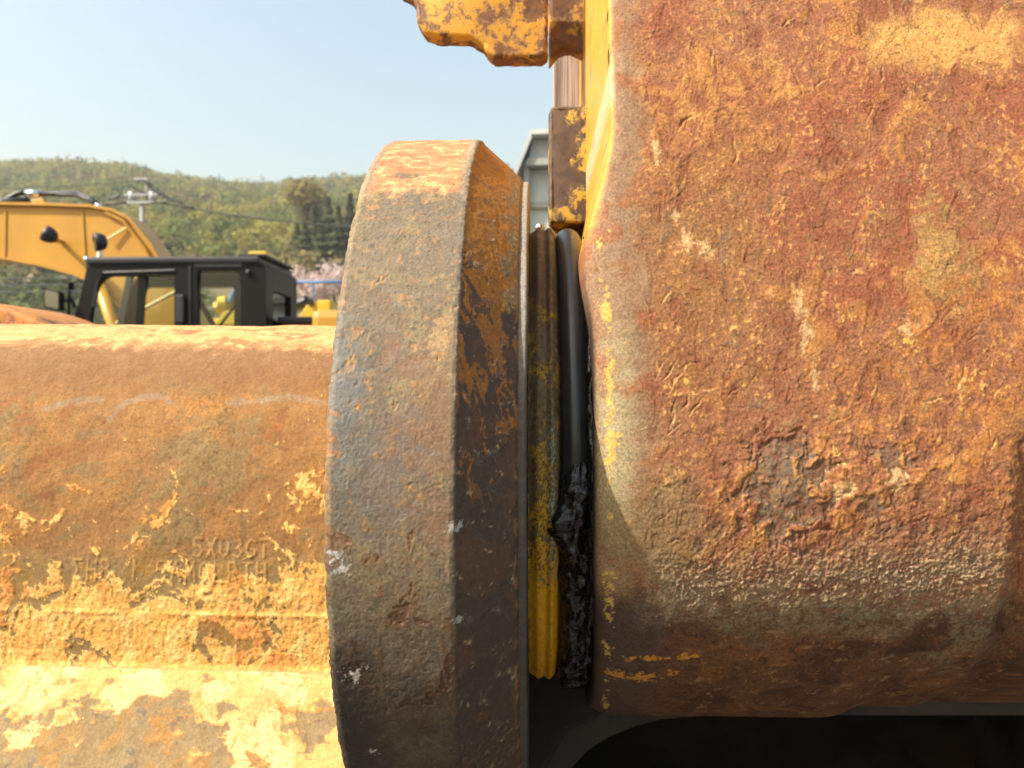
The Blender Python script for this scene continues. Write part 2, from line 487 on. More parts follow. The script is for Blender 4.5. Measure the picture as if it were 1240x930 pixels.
for k, (px, Y, r, h) in enumerate([(360, 116, 2.6, 6), (369, 106, 2.9, 7.2), (380, 114, 3.2, 9.5), (389, 105, 2.7, 7.6), (398, 112, 3.3, 10), (410, 108, 3.1, 9.0), (424, 112, 3.3, 10.5)]):
    tree('cedar_tree', 'dark green pointed cedar at the edge of the wooded hill', 'tree', px, Y, r, h,
         [(.075, .088, .032)], 2200, .30, 50+k, 'dark cedars at the wood edge', True)
tree('oak_tree', 'round yellowish tree standing above the dark cedars on the hill', 'tree', 376, 150, 5.2, 11,
     [(.23, .18, .05), (.17, .15, .05)], 1600, .42, 70)

# ------------------------------------------------------------------ utility pole and cables
M['concrete'] = plain('concrete_pole', (.27, .26, .24), .9, var=.1, scale=3)
M['black'] = plain('black_plastic', (.02, .02, .022), .5, var=.2, scale=20)
M['galv'] = plain('galvanised', (.35, .36, .36), .5, .4, var=.2, scale=10)
def build_pole():
    Y = 46; b = at(172, 465, Y); zt = at(172, 214, Y).z; gz = float(terrain_z(np.array(b.x), np.array(b.y)))
    root = thing('utility_pole', 'grey concrete utility pole with transformer and cross arms below the hill', 'pole', (b.x, b.y, gz))
    MB().tube([(b.x, b.y, gz-.3), (b.x, b.y, at(0, 245, Y).z)], [.17, .13], 12).build('lower_shaft', M['concrete'], root, smooth=True)
    MB().tube([(b.x+.28, b.y, at(0, 250, Y).z), (b.x+.30, b.y, zt-.1)], [.10, .08], 10).build('upper_shaft', M['concrete'], root, smooth=True)
    for q, l in ((219, .4), (238, 1.0), (247, .8)):
        z = at(0, q, Y).z
        MB().box((b.x-l, b.y-.16, z-.05), (b.x+l, b.y-.22, z+.05)).build('cross_arm', M['galv'], root)
    for s in (-1, 1):
        z = at(0, 240, Y).z
        t_ = MB().tube([(b.x+s*.62, b.y, z-.35), (b.x+s*.62, b.y, z+.3)], .22, 12).build('transformer', M['galv'], root, smooth=True)
    for s in (-.9, -.45, .45, .9):
        z = at(0, 236, Y).z
        MB().tube([(b.x+s, b.y-.19, z), (b.x+s, b.y-.19, z+.22)], [.06, .03], 7).build('insulator', M['concrete'], root)
    for k, (dx0, q0, dx1, q1) in enumerate([(-1.3, 238, -2.0, 242), (1.3, 240, 2.2, 246), (.6, 248, 1.9, 244), (-.7, 226, .3, 236), (.3, 222, 1.2, 238), (1.2, 236, 2.6, 248)]):
        MB().tube([(b.x+dx0, b.y-.2, at(0, q0, Y).z), (b.x+(dx0+dx1)/2, b.y-.2, at(0, (q0+q1)/2, Y).z-.08), (b.x+dx1, b.y-.2, at(0, q1, Y).z)], .06, 6).build('jumper_cable', M['black'], root)
    def cable(p, q, sag, r, label):
        n = 14; pts = []
        for i in range(n+1):
            t = i/n; v = Vector(p).lerp(Vector(q), t); v.z -= sag*4*t*(1-t); pts.append(v)
        o = MB().tube(pts, r, 6).build('overhead_cable', M['black'], None, smooth=True)
        tag(o, label, 'cable', 'overhead cables')
    z2 = at(0, 244, Y).z
    e = at(545, 276, 44)
    cable((b.x+.4, b.y, z2), e, .5, .05, 'thick black cable bundle running from the pole towards the cedars')
    cable((b.x+.4, b.y, at(0, 222, Y).z), at(235, 252, 45.5), .2, .05, 'thin black cable sloping down from the pole top')
    cable((b.x-.4, b.y, z2), at(95, 247, 45), .15, .05, 'short black cable from the pole towards the yellow boom')
    cable((b.x+.3, b.y, zt-.2), at(-250, 205, 60), .9, .03, 'topmost thin wire leading off the utility pole')
    for q in (333, 341, 349):
        cable(at(-160, q+4, 40), at(330, q-3, 40), .15, .035, {333: 'uppermost', 341: 'middle', 349: 'lowest'}[q] + ' of three low black wires stretched behind the excavator cab')
    # open ends of the wires are fixed to two more poles
    for k, (px, Y2, lab) in enumerate([(-252, 60, 'plain grey pole carrying the topmost wire'), (546, 44, 'thin grey pole at the end of the thick cable bundle'),
                                       (-163, 40, 'short pole holding the three low wires at the far side of the boom'), (331, 40, 'short pole behind the cab holding the three low wires')]):
        p = at(px, 465, Y2); top = {0: 200, 1: 274, 2: 330, 3: 322}[k]
        zt2 = at(px, top, Y2).z; g2 = float(terrain_z(np.array(p.x), np.array(p.y))) if Y2 > 30 else 0
        o = MB().tube([(p.x, p.y, g2-.3), (p.x, p.y, zt2)], [.09, .06], 8).build('wire_post', M['concrete'], None, smooth=True)
        tag(o, lab, 'pole')
build_pole()

# ------------------------------------------------------------------ the grey shed behind the joint
M['cladding'] = plain('grey_cladding', (.50, .53, .49), .7, .0, var=.08, scale=2)
M['fascia'] = plain('grey_fascia', (.46, .48, .48), .6, .0, var=.08, scale=2)
M['dimwall'] = plain('weathered_wall', (.30, .31, .26), .8, var=.15, scale=1.5)
def build_shed():
    Y = 26
    A = lambda px, py: at(px, py, Y)
    g = A(645, 465); root = thing('steel_shed', 'grey steel shed with slanted roof edge seen past the round flange', 'shed', (g.x+2, Y+4, 0))
    X1 = A(1000, 0).x
    p = lambda px, py: (A(px, py).x, A(px, py).z)
    # sloping end wall panel and roof
    MB().prism([p(641, 162), p(620, 218), p(623, 220), p(645, 166)], Y-.25, Y+12).build('slanted_roof_edge', M['fascia'], root)
    MB().prism([p(642, 161), (X1, A(0, 161).z), (X1, A(0, 167).z), p(643, 167)], Y-.4, Y+12.1).build('roof', M['cladding'], root)
    MB().prism([p(645, 168), (X1, A(0, 168).z), (X1, A(0, 192).z), p(640, 192)], Y+.1, Y+11.8).build('fascia', M['fascia'], root)
    MB().prism([p(638, 193), (X1, A(0, 193).z), (X1, A(0, 201).z), p(636, 201)], Y-.1, Y+11.7).build('gutter', M['dimwall'], root)
    MB().prism([p(637, 202), (X1, A(0, 202).z), (X1, 0), (A(637, 0).x, 0)], Y+.4, Y+11).build('wall', M['cladding'], root)
    for q in (247, 300, 360):
        MB().prism([(A(633, 0).x, A(0, q).z), (X1, A(0, q).z), (X1, A(0, q+7).z), (A(633, 0).x, A(0, q+7).z)], Y+.25, Y+.4).build('wall_rail', M['dimwall'], root)
    for px in (634, 700, 770, 840, 910, 980):
        x = A(px, 0).x
        MB().box((x, Y+.12, 0), (x+.18, Y+.3, A(0, 201).z)).build('column', M['galv'], root)
build_shed()

# ================================================================== parked excavator
M['cat_yellow'] = plain('excavator_yellow_paint', (.47, .235, .015), .42, var=.06, scale=2, spec=.5, dirt=(.42, .20, .02))
M['yellow2'] = plain('bright_yellow_paint', (.56, .36, .025), .45, var=.08, scale=3)
M['cabblack'] = plain('cab_black_paint', (.007, .0065, .007), .42, var=.2, scale=5, spec=.15)
M['cabgrey'] = plain('cab_roof_grey', (.024, .024, .028), .4, var=.15, scale=5, spec=.3)
M['rubber'] = plain('hose_rubber', (.015, .015, .017), .45, var=.2, scale=20)
M['chrome'] = plain('bright_steel', (.7, .7, .72), .15, 1.0, var=.05, scale=5)
M['steel'] = plain('track_steel', (.10, .085, .07), .7, .3, var=.3, scale=6)
M['bluehose'] = plain('blue_paint', (.05, .14, .30), .5, var=.1)
M['mirror'] = plain('mirror_glass', (.22, .23, .24), .1, 1.0, var=.05)
M['seat'] = plain('seat_fabric', (.04, .04, .045), .9, var=.2, scale=30)
M['amber'] = plain('amber_lens', (.6, .16, .02), .3, var=.1)
def glass_mat():
    m, t, p = newmat('tinted_cab_glass')
    t.nodes.remove(p)
    tr = nd(t, 'ShaderNodeBsdfTransparent'); tr.inputs[0].default_value = (.90, .94, .91, 1)
    gl = nd(t, 'ShaderNodeBsdfGlossy'); gl.inputs['Roughness'].default_value = .03
    fr = nd(t, 'ShaderNodeFresnel'); fr.inputs[0].default_value = 1.5
    mx = nd(t, 'ShaderNodeMixShader')
    t.links.new(fr.outputs[0], mx.inputs[0]); t.links.new(tr.outputs[0], mx.inputs[1]); t.links.new(gl.outputs[0], mx.inputs[2])
    t.links.new(mx.outputs[0], t.nodes['Material Output'].inputs[0])
    return m
M['glass'] = glass_mat()

def build_excavator():
    Y0 = 8.0; Y1 = 9.05                       # near and far side of the cab
    g = at(200, 465, 9.2)
    root = thing('parked_excavator', 'yellow excavator with black cab parked behind the rusty arm', 'excavator', (g.x, 9.3, 0))
    P = lambda px, py, Y=Y0: (at(px, py, Y).x, at(px, py, Y).z)
    zf = .95                                   # cab floor height
    outer = rounded([P(107, 320), P(322, 319), (P(322, 0)[0], zf), (P(66, 0)[0], zf), P(86, 400)], [.06, .05, 0, 0, 0])
    h1 = rounded([P(118, 334), P(211, 333), (P(211, 0)[0], 1.35), (P(100, 0)[0], 1.35), P(106, 396)], [.16, .02, .02, .02, .05])
    h2 = rounded([P(238, 328), P(291, 327), (P(291, 0)[0], 1.6), (P(238, 0)[0], 1.6)], [.02, .12, .02, .02])
    cab = plate('cab', outer, [h1, h2], Y0, Y0+.09, M['cabblack'], root)
    # far side wall with the same openings
    h3 = rounded([P(118, 334), P(240, 333), (P(240, 0)[0], 1.35), (P(100, 0)[0], 1.35), P(106, 396)], .05); h4 = rounded([P(247, 333), P(308, 333), (P(308, 0)[0], 1.5), (P(247, 0)[0], 1.5)], .04)
    plate('far_wall', outer, [h3, h4], Y1-.09, Y1, M['cabblack'], cab)
    xr = P(322, 0)[0]; xf = P(107, 0)[0]; zr = P(0, 320)[1]
    # rear wall with its window (built flat, then turned)
    rw = plate('rear_wall', [(0, zf), (Y1-Y0-.19, zf), (Y1-Y0-.19, zr-.01), (0, zr-.01)], [rounded([(.14, 1.95), (.74, 1.95), (.74, zr-.26), (.14, zr-.26)], .05)], -.04, .04, M['cabblack'])
    rw.data.transform(Matrix.Translation((xr-.042, Y0+.095, 0)) @ Matrix.Rotation(math.radians(90), 4, 'Z')); adopt(rw, cab)
    roof = MB().box((xf-.02, Y0-.03, zr-.005), (xr-.06, Y1+.03, zr+.07)).build('roof', M['cabgrey'], cab, bevel=.025)
    MB().box((xr-.30, Y0+.02, zr+.072), (xr-.01, Y1-.05, zr+.10)).build('roof_hatch', M['cabgrey'], roof, bevel=.01)
    for yy in (Y0+.003, Y1-.093):
        a, b = P(107, 313), P(86, 400)
    # front post and wiper housing on the slanted front
    for yy in (Y0+.0, Y1-.06):
        mb = MB(); (ax, az), (bx, bz) = P(105, 315), P(84, 400)
        mb.prism([(ax-.05, az), (ax+.02, az), (bx+.02, bz-.3), (bx-.06, bz-.3)], yy+.1 if yy < 8.5 else yy-.1, yy+.16 if yy < 8.5 else yy-.04)
        mb.build('front_pillar', M['cabgrey'], cab)
    # glazing
    def pane(poly, y): return MB().prism(poly, y, y+.006).build('window', M['glass'], cab)
    pane([P(117, 331), P(212, 330), (P(212, 0)[0], 1.36), (P(99, 0)[0], 1.36)], Y0+.05)
    pane([P(237, 325), P(292, 323), (P(292, 0)[0], 1.61), (P(237, 0)[0], 1.61)], Y0+.05)
    pane([P(117, 332), P(310, 332), (P(310, 0)[0], 1.34), (P(99, 0)[0], 1.34)], Y1-.05)
    MB().box((xr-.045, Y0+.22, 1.94), (xr-.039, Y0+.85, zr-.25)).build('window', M['glass'], cab)
    # sash bar dividing the door window, door handle, door seams
    (sx0, sz0), (sx1, _) = P(172, 331), P(163, 400)
    MB().prism([(sx0-.05, sz0), (sx0+.03, sz0), (sx1+.03, 1.35), (sx1-.05, 1.35)], Y0+.02, Y0+.045).build('sash_bar', M['cabblack'], cab)
    MB().box((P(215, 0)[0], Y0-.05, P(0, 392)[1]), (P(225, 0)[0], Y0-.004, P(0, 358)[1])).build('door_handle', M['cabgrey'], cab, bevel=.015)
    MB().box((P(229, 0)[0], Y0-.012, 1.0), (P(231.5, 0)[0], Y0-.003, P(0, 322)[1])).build('door_seam', M['cabgrey'], cab)
    MB().box((P(236, 0)[0], Y0-.015, P(0, 325)[1]), (P(294, 0)[0], Y0-.003, P(0, 320)[1])).build('window_trim', M['cabgrey'], cab, bevel=.004)
    MB().tube([(P(113, 0)[0], Y0-.006, P(0, 372)[1]), (P(118, 0)[0], Y0-.006, P(0, 343)[1]), (P(126, 0)[0], Y0-.006, P(0, 331)[1]), (P(212, 0)[0], Y0-.006, P(0, 328.5)[1])], .013, 6).build('door_trim', M['cabgrey'], cab)
    # seat inside
    sb = MB().box((P(250, 0)[0]-.5, Y0+.35, 1.5), (P(250, 0)[0], Y0+.8, 1.62)).build('seat', M['seat'], root, bevel=.04)
    MB().prism([(P(249, 0)[0]-.10, 1.6), (P(249, 0)[0]+.02, 1.6), (P(262, 0)[0]+.02, 2.15), (P(262, 0)[0]-.08, 2.15)], Y0+.36, Y0+.78).build('seat_back', M['seat'], sb, bevel=.03)
    MB().tube([P3(240, 362, Y0+.5), P3(262, 400, Y0+.5)], .03, 8).build('lever_post', M['steel'], root)
    MB().box(P3(238, 361, Y0+.45), P3(250, 357, Y0+.6)).build('lever_grip', M['rubber'], root, bevel=.01)
    MB().tube([P3(291, 362, Y0+.3), P3(262, 400, Y0+.3)], .015, 6).build('grab_rail', M['rubber'], root)
    # mirrors, roof lamp and its bracket
    MB().tube([P3(121, 318, Y0+.2), P3(122, 305, Y0+.2)], .035, 8).build('lamp_bracket', M['chrome'], root)
    lc = Vector(P3(121, 293, Y0+.2)); ld = Vector((-.75, -.6, -.15)).normalized()
    lp = MB().tube([lc-ld*.07, lc-ld*.05, lc, lc+ld*.05, lc+ld*.055], [.035, .075, .095, .10, .085], 18).build('roof_lamp', M['rubber'], root, smooth=True)
    MB().tube([lc+ld*.056, lc+ld*.060], [.078, .06], 18).build('lens', M['mirror'], lp)
    for px in (105, 112): MB().ball(P3(px, 314, Y0+.1), .03).build('bolt_cap', M['chrome'], root, smooth=True)
    mr = MB().prism(rounded([P(60, 350), P(80, 354), P(80, 378), P(60, 374)], .03), Y0-.1, Y0-.02).build('side_mirror', M['cabblack'], root, bevel=.01)
    MB().prism(rounded([P(62, 352), P(78, 356), P(78, 376), P(62, 372)], .02), Y0-.106, Y0-.101).build('mirror_glass', M['mirror'], mr)
    MB().tube([P3(79, 364, Y0-.05), P3(86, 362, Y0), P3(91, 372, Y0+.05)], .018, 6).build('mirror_arm', M['cabblack'], root)
    MB().tube([P3(84, 345, Y0), P3(83, 392, Y0-.02)], .015, 6).build('grab_handle', M['cabblack'], root)
    MB().box(P3(83, 342, Y0-.05), P3(90, 352, Y0+.05)).build('hinge', M['cabblack'], root, bevel=.01)
    MB().ball(P3(301, 330, Y0-.01), (.03, .03, .035)).build('latch_knob', M['cabgrey'], root, smooth=True)
    # beacon on the rear top corner
    be = MB().tube([P3(344, 341, Y1), P3(344, 329, Y1)], .06, 10).build('beacon', M['rubber'], root, smooth=True)
    MB().ball(P3(346, 333, Y1-.05), .05).build('lens', M['amber'], be, smooth=True)
    # yellow bracket behind the roof
    MB().prism([P(297, 325, 9.3), P(301, 304, 9.3), P(321, 304, 9.3), P(333, 325, 9.3)], 9.3, 9.75).build('boom_guard', M['yellow2'], root, bevel=.01)
    # boom: box section with flange plates
    B = 9.35
    top = [(-420, 300), (-250, 262), (-60, 249), (0, 249), (60, 250), (112, 252), (137, 257), (155, 265), (172, 283), (192, 312), (228, 370), (258, 440)]
    bot = [(192, 470), (176, 420), (150, 372), (118, 342), (90, 330), (50, 319), (0, 310), (-60, 303), (-250, 305), (-430, 335)]
    boom = MB().prism([P(x, y, B) for x, y in top+bot], B, B+.38).build('boom', M['cat_yellow'], root)
    def strip(pts, dz0, dz1, y0, y1, name):
        mb = MB()
        for (x0, y_0), (x1, y_1) in zip(pts[:-1], pts[1:]):
            a = P(x0, y_0, B); b = P(x1, y_1, B)
            mb.prism([(a[0], a[1]+dz0), (b[0], b[1]+dz0), (b[0], b[1]+dz1), (a[0], a[1]+dz1)], y0, y1)
        return mb.build(name, M['cat_yellow'], boom)
    strip(top, .002, .035, B-.05, B+.42, 'top_flange')
    strip(bot, -.035, -.002, B-.05, B+.42, 'bottom_flange')
    for px in (6, 99): MB().prism([P(px, 256, B), P(px+2, 256, B), P(px+(1 if px < 50 else 6), 322, B), P(px-(2 if px < 50 else -4), 322, B)], B-.012, B-.002).build('weld_seam', M['cat_yellow'], boom)
    MB().tube([P3(128, 258, B-.03), P3(150, 268, B-.03), P3(176, 302, B-.03), P3(190, 330, B-.03)], .02, 6).build('hose_pipe', M['cat_yellow'], boom)
    MB().tube([P3(140, 257, B-.03), P3(158, 266, B-.03), P3(184, 298, B-.03), P3(200, 330, B-.03)], .02, 6).build('hose_pipe', M['cat_yellow'], boom)
    MB().tube([P3(129, 290, B-.05), P3(153, 276, B-.02)], .012, 6).build('lamp_wire', M['yellow2'], boom)
    # hoses above the boom
    MB().tube([P3(-120, 238, B+.2), P3(-30, 242, B+.2), P3(6, 243, B+.2), P3(22, 234, B+.2), P3(34, 233, B+.2)], .035, 8).build('hydraulic_hose', M['rubber'], boom, smooth=True)
    MB().tube([P3(-120, 246, B+.12), P3(0, 245, B+.12), P3(34, 243, B+.12)], .05, 8).build('hydraulic_hose', M['rubber'], boom, smooth=True)
    for d in (0, 3):
        MB().tube([P3(46, 235, B+.2+d*.03), P3(70, 234+d*.6, B+.2), P3(92, 233+d, B+.2), P3(108, 239+d, B+.2), P3(120, 249+d*.5, B+.1)], .026, 8).build('hydraulic_hose', M['rubber'], boom, smooth=True)
    MB().tube([P3(32, 234, B+.2), P3(48, 235, B+.2)], .05, 8).build('hose_coupling', M['chrome'], boom, smooth=True)
    MB().prism([P(33, 249, B), P(35, 240, B), P(48, 239, B), P(54, 248, B)], B+.05, B+.4).build('hose_bracket', M['cat_yellow'], boom, bevel=.01)
    MB().ball(P3(119, 250, B+.05), .04).build('hose_fitting', M['chrome'], boom, smooth=True)
    # work lamp on the boom side
    wc = Vector(P3(60, 285, B-.30)); wd = Vector((-.8, -.25, .45)).normalized()
    wl = MB().tube([wc-wd*.09, wc-wd*.06, wc, wc+wd*.055, wc+wd*.06], [.03, .07, .095, .10, .085], 18).build('work_lamp', M['rubber'], root, smooth=True)
    MB().tube([wc+wd*.061, wc+wd*.065], [.08, .06], 18).build('lens', M['mirror'], wl)
    MB().tube([P3(66, 291, B-.28), P3(73, 292, B-.01)], .028, 8).build('bracket', M['cat_yellow'], wl)
    # the stick hanging out of frame, the lift cylinder
    q0 = P(-400, 318, B); mb = MB(); mb.prism([(q0[0]-.6, q0[1]+.35), (q0[0]+.2, q0[1]+.3), (q0[0]-.2, .45), (q0[0]-.55, .45)], B+.05, B+.45)
    mb.build('stick', M['cat_yellow'], root, bevel=.02)
    bk = MB().prism([(q0[0]-.7, .55), (q0[0]+.1, .5), (q0[0]+.5, .25), (q0[0]+.3, .0), (q0[0]-.6, .0), (q0[0]-.9, .3)], B-.3, B+.8).build('bucket', M['steel'], root, bevel=.02)
    MB().tube([P3(118, 340, B-.09), P3(165, 470, B-.09)], .07, 12).build('lift_cylinder', M['cat_yellow'], root, smooth=True)
    MB().tube([P3(140, 392, B-.12), P3(215, 352, B-.12)], .02, 6).build('handrail', M['yellow2'], root)
    # body, hood, counterweight, tracks
    xA = P(60, 0)[0]; xB = P(392, 0, 8.4)[0]
    MB().box((xA, 8.0, .92), (xB, 10.9, 1.12)).build('deck', M['steel'], root, bevel=.03)
    MB().box((xr+.06, 8.25, 1.1), (xB-.02, 10.8, P(0, 393, 8.3)[1])).build('engine_housing', M['cat_yellow'], root, bevel=.05)
    MB().box((xr+.04, 8.22, P(0, 392.5, 8.3)[1]), (xB-.06, 10.7, P(0, 385, 8.3)[1])).build('hood', M['cabgrey'], root, bevel=.02)
    MB().box((xB-.03, 8.0, .95), (xB+.55, 10.9, P(0, 376, 8.0)[1])).build('counterweight', M['cat_yellow'], root, bevel=.08)
    for y in (7.75, 10.45):
        tr = MB()
        x0, x1 = xA-.6, xB+.5
        tr.prism(rounded([(x0, 0), (x1, 0), (x1, .85), (x0, .85)], .42, 8), y, y+.6)
        trk = tr.build('track', M['steel'], root)
        for k in range(24):
            xx = x0+.4+(x1-x0-.8)*k/23
            MB().box((xx-.05, y-.02, .845), (xx+.05, y+.62, .885)).build('track_shoe', M['steel'], trk)
        for k in range(7):
            xx = x0+.45+(x1-x0-.9)*k/6
            MB().tube([(xx, y-.03, .42), (xx, y+.1, .42)], .2 if k in (0, 6) else .13, 14).build('roller', M['steel'], trk)
    MB().tube([(-3.7, 9.4, .6), (-3.7, 9.4, .95)], .7, 20).build('slew_ring', M['steel'], root)
def P3(px, py, Y):
    v = at(px, py, Y); return (v.x, v.y, v.z)
build_excavator()

def build_second_machine():
    Y = 15.0
    g = at(330, 465, Y)
    root = thing('yellow_loader', 'yellow machine with hydraulic cylinders seen through and beside the black cab', 'machine', (g.x, Y+.6, 0))
    P = lambda px, py, y=Y: (at(px, py, y).x, at(px, py, y).z)
    body = MB().box((P(240, 0)[0], Y, .6), (P(400, 0)[0], Y+1.6, P(0, 386)[1])).build('body', M['yellow2'], root, bevel=.05)
    MB().prism([P(360, 386), P(372, 368), P(378, 362), P(383, 366), P(384, 386)], Y, Y+.5).build('pivot_bracket', M['yellow2'], root, bevel=.02)
    MB().prism([P(386, 386), P(386, 364), P(402, 364), P(402, 386)], Y-.1, Y+.6).build('valve_cover', M['yellow2'], root, bevel=.03)
    MB().tube([P3(376, 366, Y-.05), P3(376, 366, Y+.55)], .07, 10).build('pin', M['steel'], root)
    MB().tube([P3(352, 372, Y+.3), P3(372, 364, Y+.2)], .11, 10).build('hose_bundle', M['rubber'], root)
    MB().tube([P3(262, 374, Y), P3(280, 366, Y), P3(292, 360, Y), P3(296, 338, Y)], .13, 10).build('lift_arm', M['yellow2'], root)
    MB().tube([P3(278, 366, Y-.15), P3(291, 341, Y-.15)], .06, 10).build('blue_cylinder', M['bluehose'], root)
    MB().tube([P3(266, 368, Y-.1), P3(276, 366, Y-.1)], .14, 12).build('end_cap', M['yellow2'], root)
    MB().prism([P(262, 395), P(276, 378), P(296, 374), P(300, 395)], Y-.2, Y+.1).build('fender', M['yellow2'], root, bevel=.03)
    for px in (258, 385):
        w_ = MB().tube([(P(px, 0)[0], Y-.1, .62), (P(px, 0)[0], Y+.45, .62)], .62, 24).build('wheel', M['rubber'], root, smooth=False)
        MB().tube([(P(px, 0)[0], Y-.12, .62), (P(px, 0)[0], Y-.05, .62)], .3, 18).build('rim', M['yellow2'], w_)
        w2 = MB().tube([(P(px, 0)[0], Y+1.1, .62), (P(px, 0)[0], Y+1.65, .62)], .62, 24).build('wheel', M['rubber'], root)
build_second_machine()
def build_rail():
    Y = 30; a = at(345, 341.5, Y); b = at(450, 341.5, Y)
    root = thing('blue_rail', 'dark blue pipe rail on posts below the cherry trees', 'railing', (a.x, Y, 0))
    MB().tube([a, b], .055, 8).build('pipe', M['bluehose'], root, smooth=True)
    for t in (0, .33, .67, 1):
        p = a.lerp(b, t); MB().tube([(p.x, p.y, 0), (p.x, p.y, p.z)], .04, 8).build('post', M['bluehose'], root)
build_rail()

# ================================================================== the joint itself
AZF = -0.055                               # centre height of the big flange
AX, AZ_ = 0.5, -0.041                      # pin axis: distance and height relative to the eye (m)

# ------------------------------------------------------------------ right-hand casting
def cb(py):
    """height measured on the casting face -> arc length (mm) from the axis level"""
    z = np.linspace(-.197, .5, 900)
    return np.interp(py, _CPY[::-1], _CB[::-1])
_b = np.linspace(-195, 260, 900)
def cast_section(b):
    """b mm of arc (0 at axis level, up positive) -> (Y, z)"""
    ph = np.clip(-b, 0, None)/156.0
    Yl = AX - .156*np.cos(ph); zl = AZ_ - .156*np.sin(ph)
    Yu = .344 + .00006*b + .0000004*b*b; zu = AZ_ + b/1000
    return np.where(b < 0, Yl, Yu), np.where(b < 0, zl, zu)
_yy, _zz = cast_section(_b); _CB = _b; _CPY = 465 - F*_zz/_yy
def ca(px): return (px-650)*.3635
def build_casting(root):
    rng = np.random.default_rng(77)
    rows = np.concatenate([np.linspace(-330, -200, 12), np.linspace(-196, -60, 250), np.linspace(-59.5, 232, 560), np.linspace(240, 420, 14)])
    # columns: (offset from the left edge mm, inset from the face mm)
    nf = 26; left = np.linspace(1, 0, nf)
    q = np.linspace(0, math.pi/2, 44)
    xs_c = 20*(1-np.cos(q)); in_c = 7.5*(1-np.sin(q))
    xs_f = np.concatenate([np.linspace(20.5, 200, 430), np.linspace(204, 420, 16)])
    n = len(rows); m = nf+len(q)+len(xs_f)
    b = np.repeat(rows[:, None], m, 1)
    xo = np.concatenate([np.zeros(nf), xs_c, xs_f])[None].repeat(n, 0)
    upper = st(rows, 55, 110)[:, None]
    depth = 55 + 275*upper
    ins = np.concatenate([np.zeros(nf), in_c, np.zeros(len(xs_f))])[None].repeat(n, 0)
    ins[:, :nf] = 7.5 + left[None]*depth
    # left edge outline: lip round the seal, set back above it
    xl = 25.5 + 3*st(rows, -20, -150) - 4*np.exp(-((rows-98)/26)**2) + 9.0*st(rows, 100, 165)
    kc = 1 - .62*st(rows, 90, 150)[:, None]
    xo = np.where(xo <= 20.0, xo*kc, xo - 20*(1-kc)); ins[:, nf:] *= (kc if False else 1) * np.ones((n, 1)); ins[:, nf:nf+len(q)] *= kc
    ins[:, :nf] -= 7.5*(1-kc)
    a = xl[:, None] + xo
    Yb, zb = cast_section(np.clip(b, -196, None))
    back = np.clip(-196-b, 0, None)/1000                 # underside runs back
    ph = np.clip(-b, 0, 196)/156.0
    dY = np.cos(ph); dZ = np.sin(ph)
    # right end: lower lip thins and the face drops away
    face_in = ins/1000
    fade = st(a, 155, 178)*st(-b, 60, 150)
    face_in = face_in + .006*fade
    groove = st(a, 203, 215)*st(-b, -35, 5)
    face_in = face_in + .0045*groove - .002*st(a, 216, 230)*st(-b, -35, 5)
    P = np.zeros((n, m, 3))
    P[..., 0] = a/1000; P[..., 1] = Yb + dY*face_in + back; P[..., 2] = H + zb + dZ*face_in*1.0 + back*.25
    N = normals(P); N *= np.where((N[..., 1:2]) > 0, 1, 1)
    if N[300, 300, 1] > 0: N = -N
    flip = False
    # ---------------- relief (mm) and colour share the same fields
    f1 = fbm(a, b, 70, 4, 1); f2 = fbm(a, b, 24, 5, 2, warp=.7); f3 = fbm(a, b, 9, 5, 3, .6, warp=.5)
    f4 = fbm(a, b, 3.2, 4, 4, .65); f5 = fbm(a, b, 1.5, 3, 5, .7); f6 = fbm(a, b, 34, 5, 6, .62, warp=1.0)
    f7 = fbm(a*1.0, b*.55, 14, 5, 9, .65, warp=.8); rd = ridged(a, b, 16, 4, 12, .8)
    smooth_l = 1-st(a + 3*f2, 38, 58)                     # worn smooth margin beside the seal
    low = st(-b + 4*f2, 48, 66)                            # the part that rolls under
    crust = np.exp(-((b+50 - .08*(a-80)+ 3*f3)/14)**2)*st(a, 40, 62)*(1-st(a, 195, 212))
    onleft = np.zeros((n, m)); onleft[:, :nf+20] = 1; onleft[:, nf+8:] = 0; onleft[:, nf+8:nf+24] = np.linspace(1, 0, 16)[None]
    rough_amt = (1-.82*smooth_l)*(1-.45*low)
    h = .28*f1*(1-.7*low) + rough_amt*(.13*f2 + .045*f3 + .03*f4 + .045*f5)
    steps = st(f6, .35, .5)*.12 + st(f7, .75, .9)*.12 - st(-f7, 1.0, 1.15)*.18
    h += steps*rough_amt
    crack = st(rd, .93, .985)*st(f2, -.6, .3)
    h -= crack*.14*rough_amt
    g1, m1 = gouges(a, b, 90, rng, (2, 7), (.35, .9), (.2, .55), (45, 215, -50, 225), (.1, 1.2))
    g2, m2 = gouges(a, b, 60, rng, (2, 7), (.35, .9), (.2, .5), (45, 215, -60, 225), (-.4, .4))
    g3, m3 = gouges(a, b, 8, rng, (4, 9), (.7, 1.3), (.4, .7), (60, 210, -45, 220), (.9, 1.9))
    gn = gouges(a, b, 9, rng, (4, 9), (.5, 1.0), (.35, .7), (50, 70, 20, 50), (.9, 1.2))
    h += (g1+g2)*(.3+.7*rough_amt) + g3*rough_amt + gn[0]
    h += crust*(.14*np.maximum(f4, -.3) + .14*f5 + .3)
    # the deep rough patch below the middle
    rough2 = spot(a, b, ca(1020), cb(610), 72, 36, .3*f2, .5)
    h += rough2*(.15*f3 + .06*f4 + .09*ridged(a, b, 7, 3, 31, .8))
    # hammered scar: blue-grey bare metal
    scar = spot(a, b, ca(950), cb(592), 17, 21, .35*f3, .12)
    scar = np.maximum(scar, spot(a, b, ca(1070), cb(555), 8, 6, .4*f3, .15)*.8)
    scar = np.maximum(scar, spot(a, b, ca(1050), cb(610), 10, 5, .4*f3, .15)*.7)
    h -= scar*.5
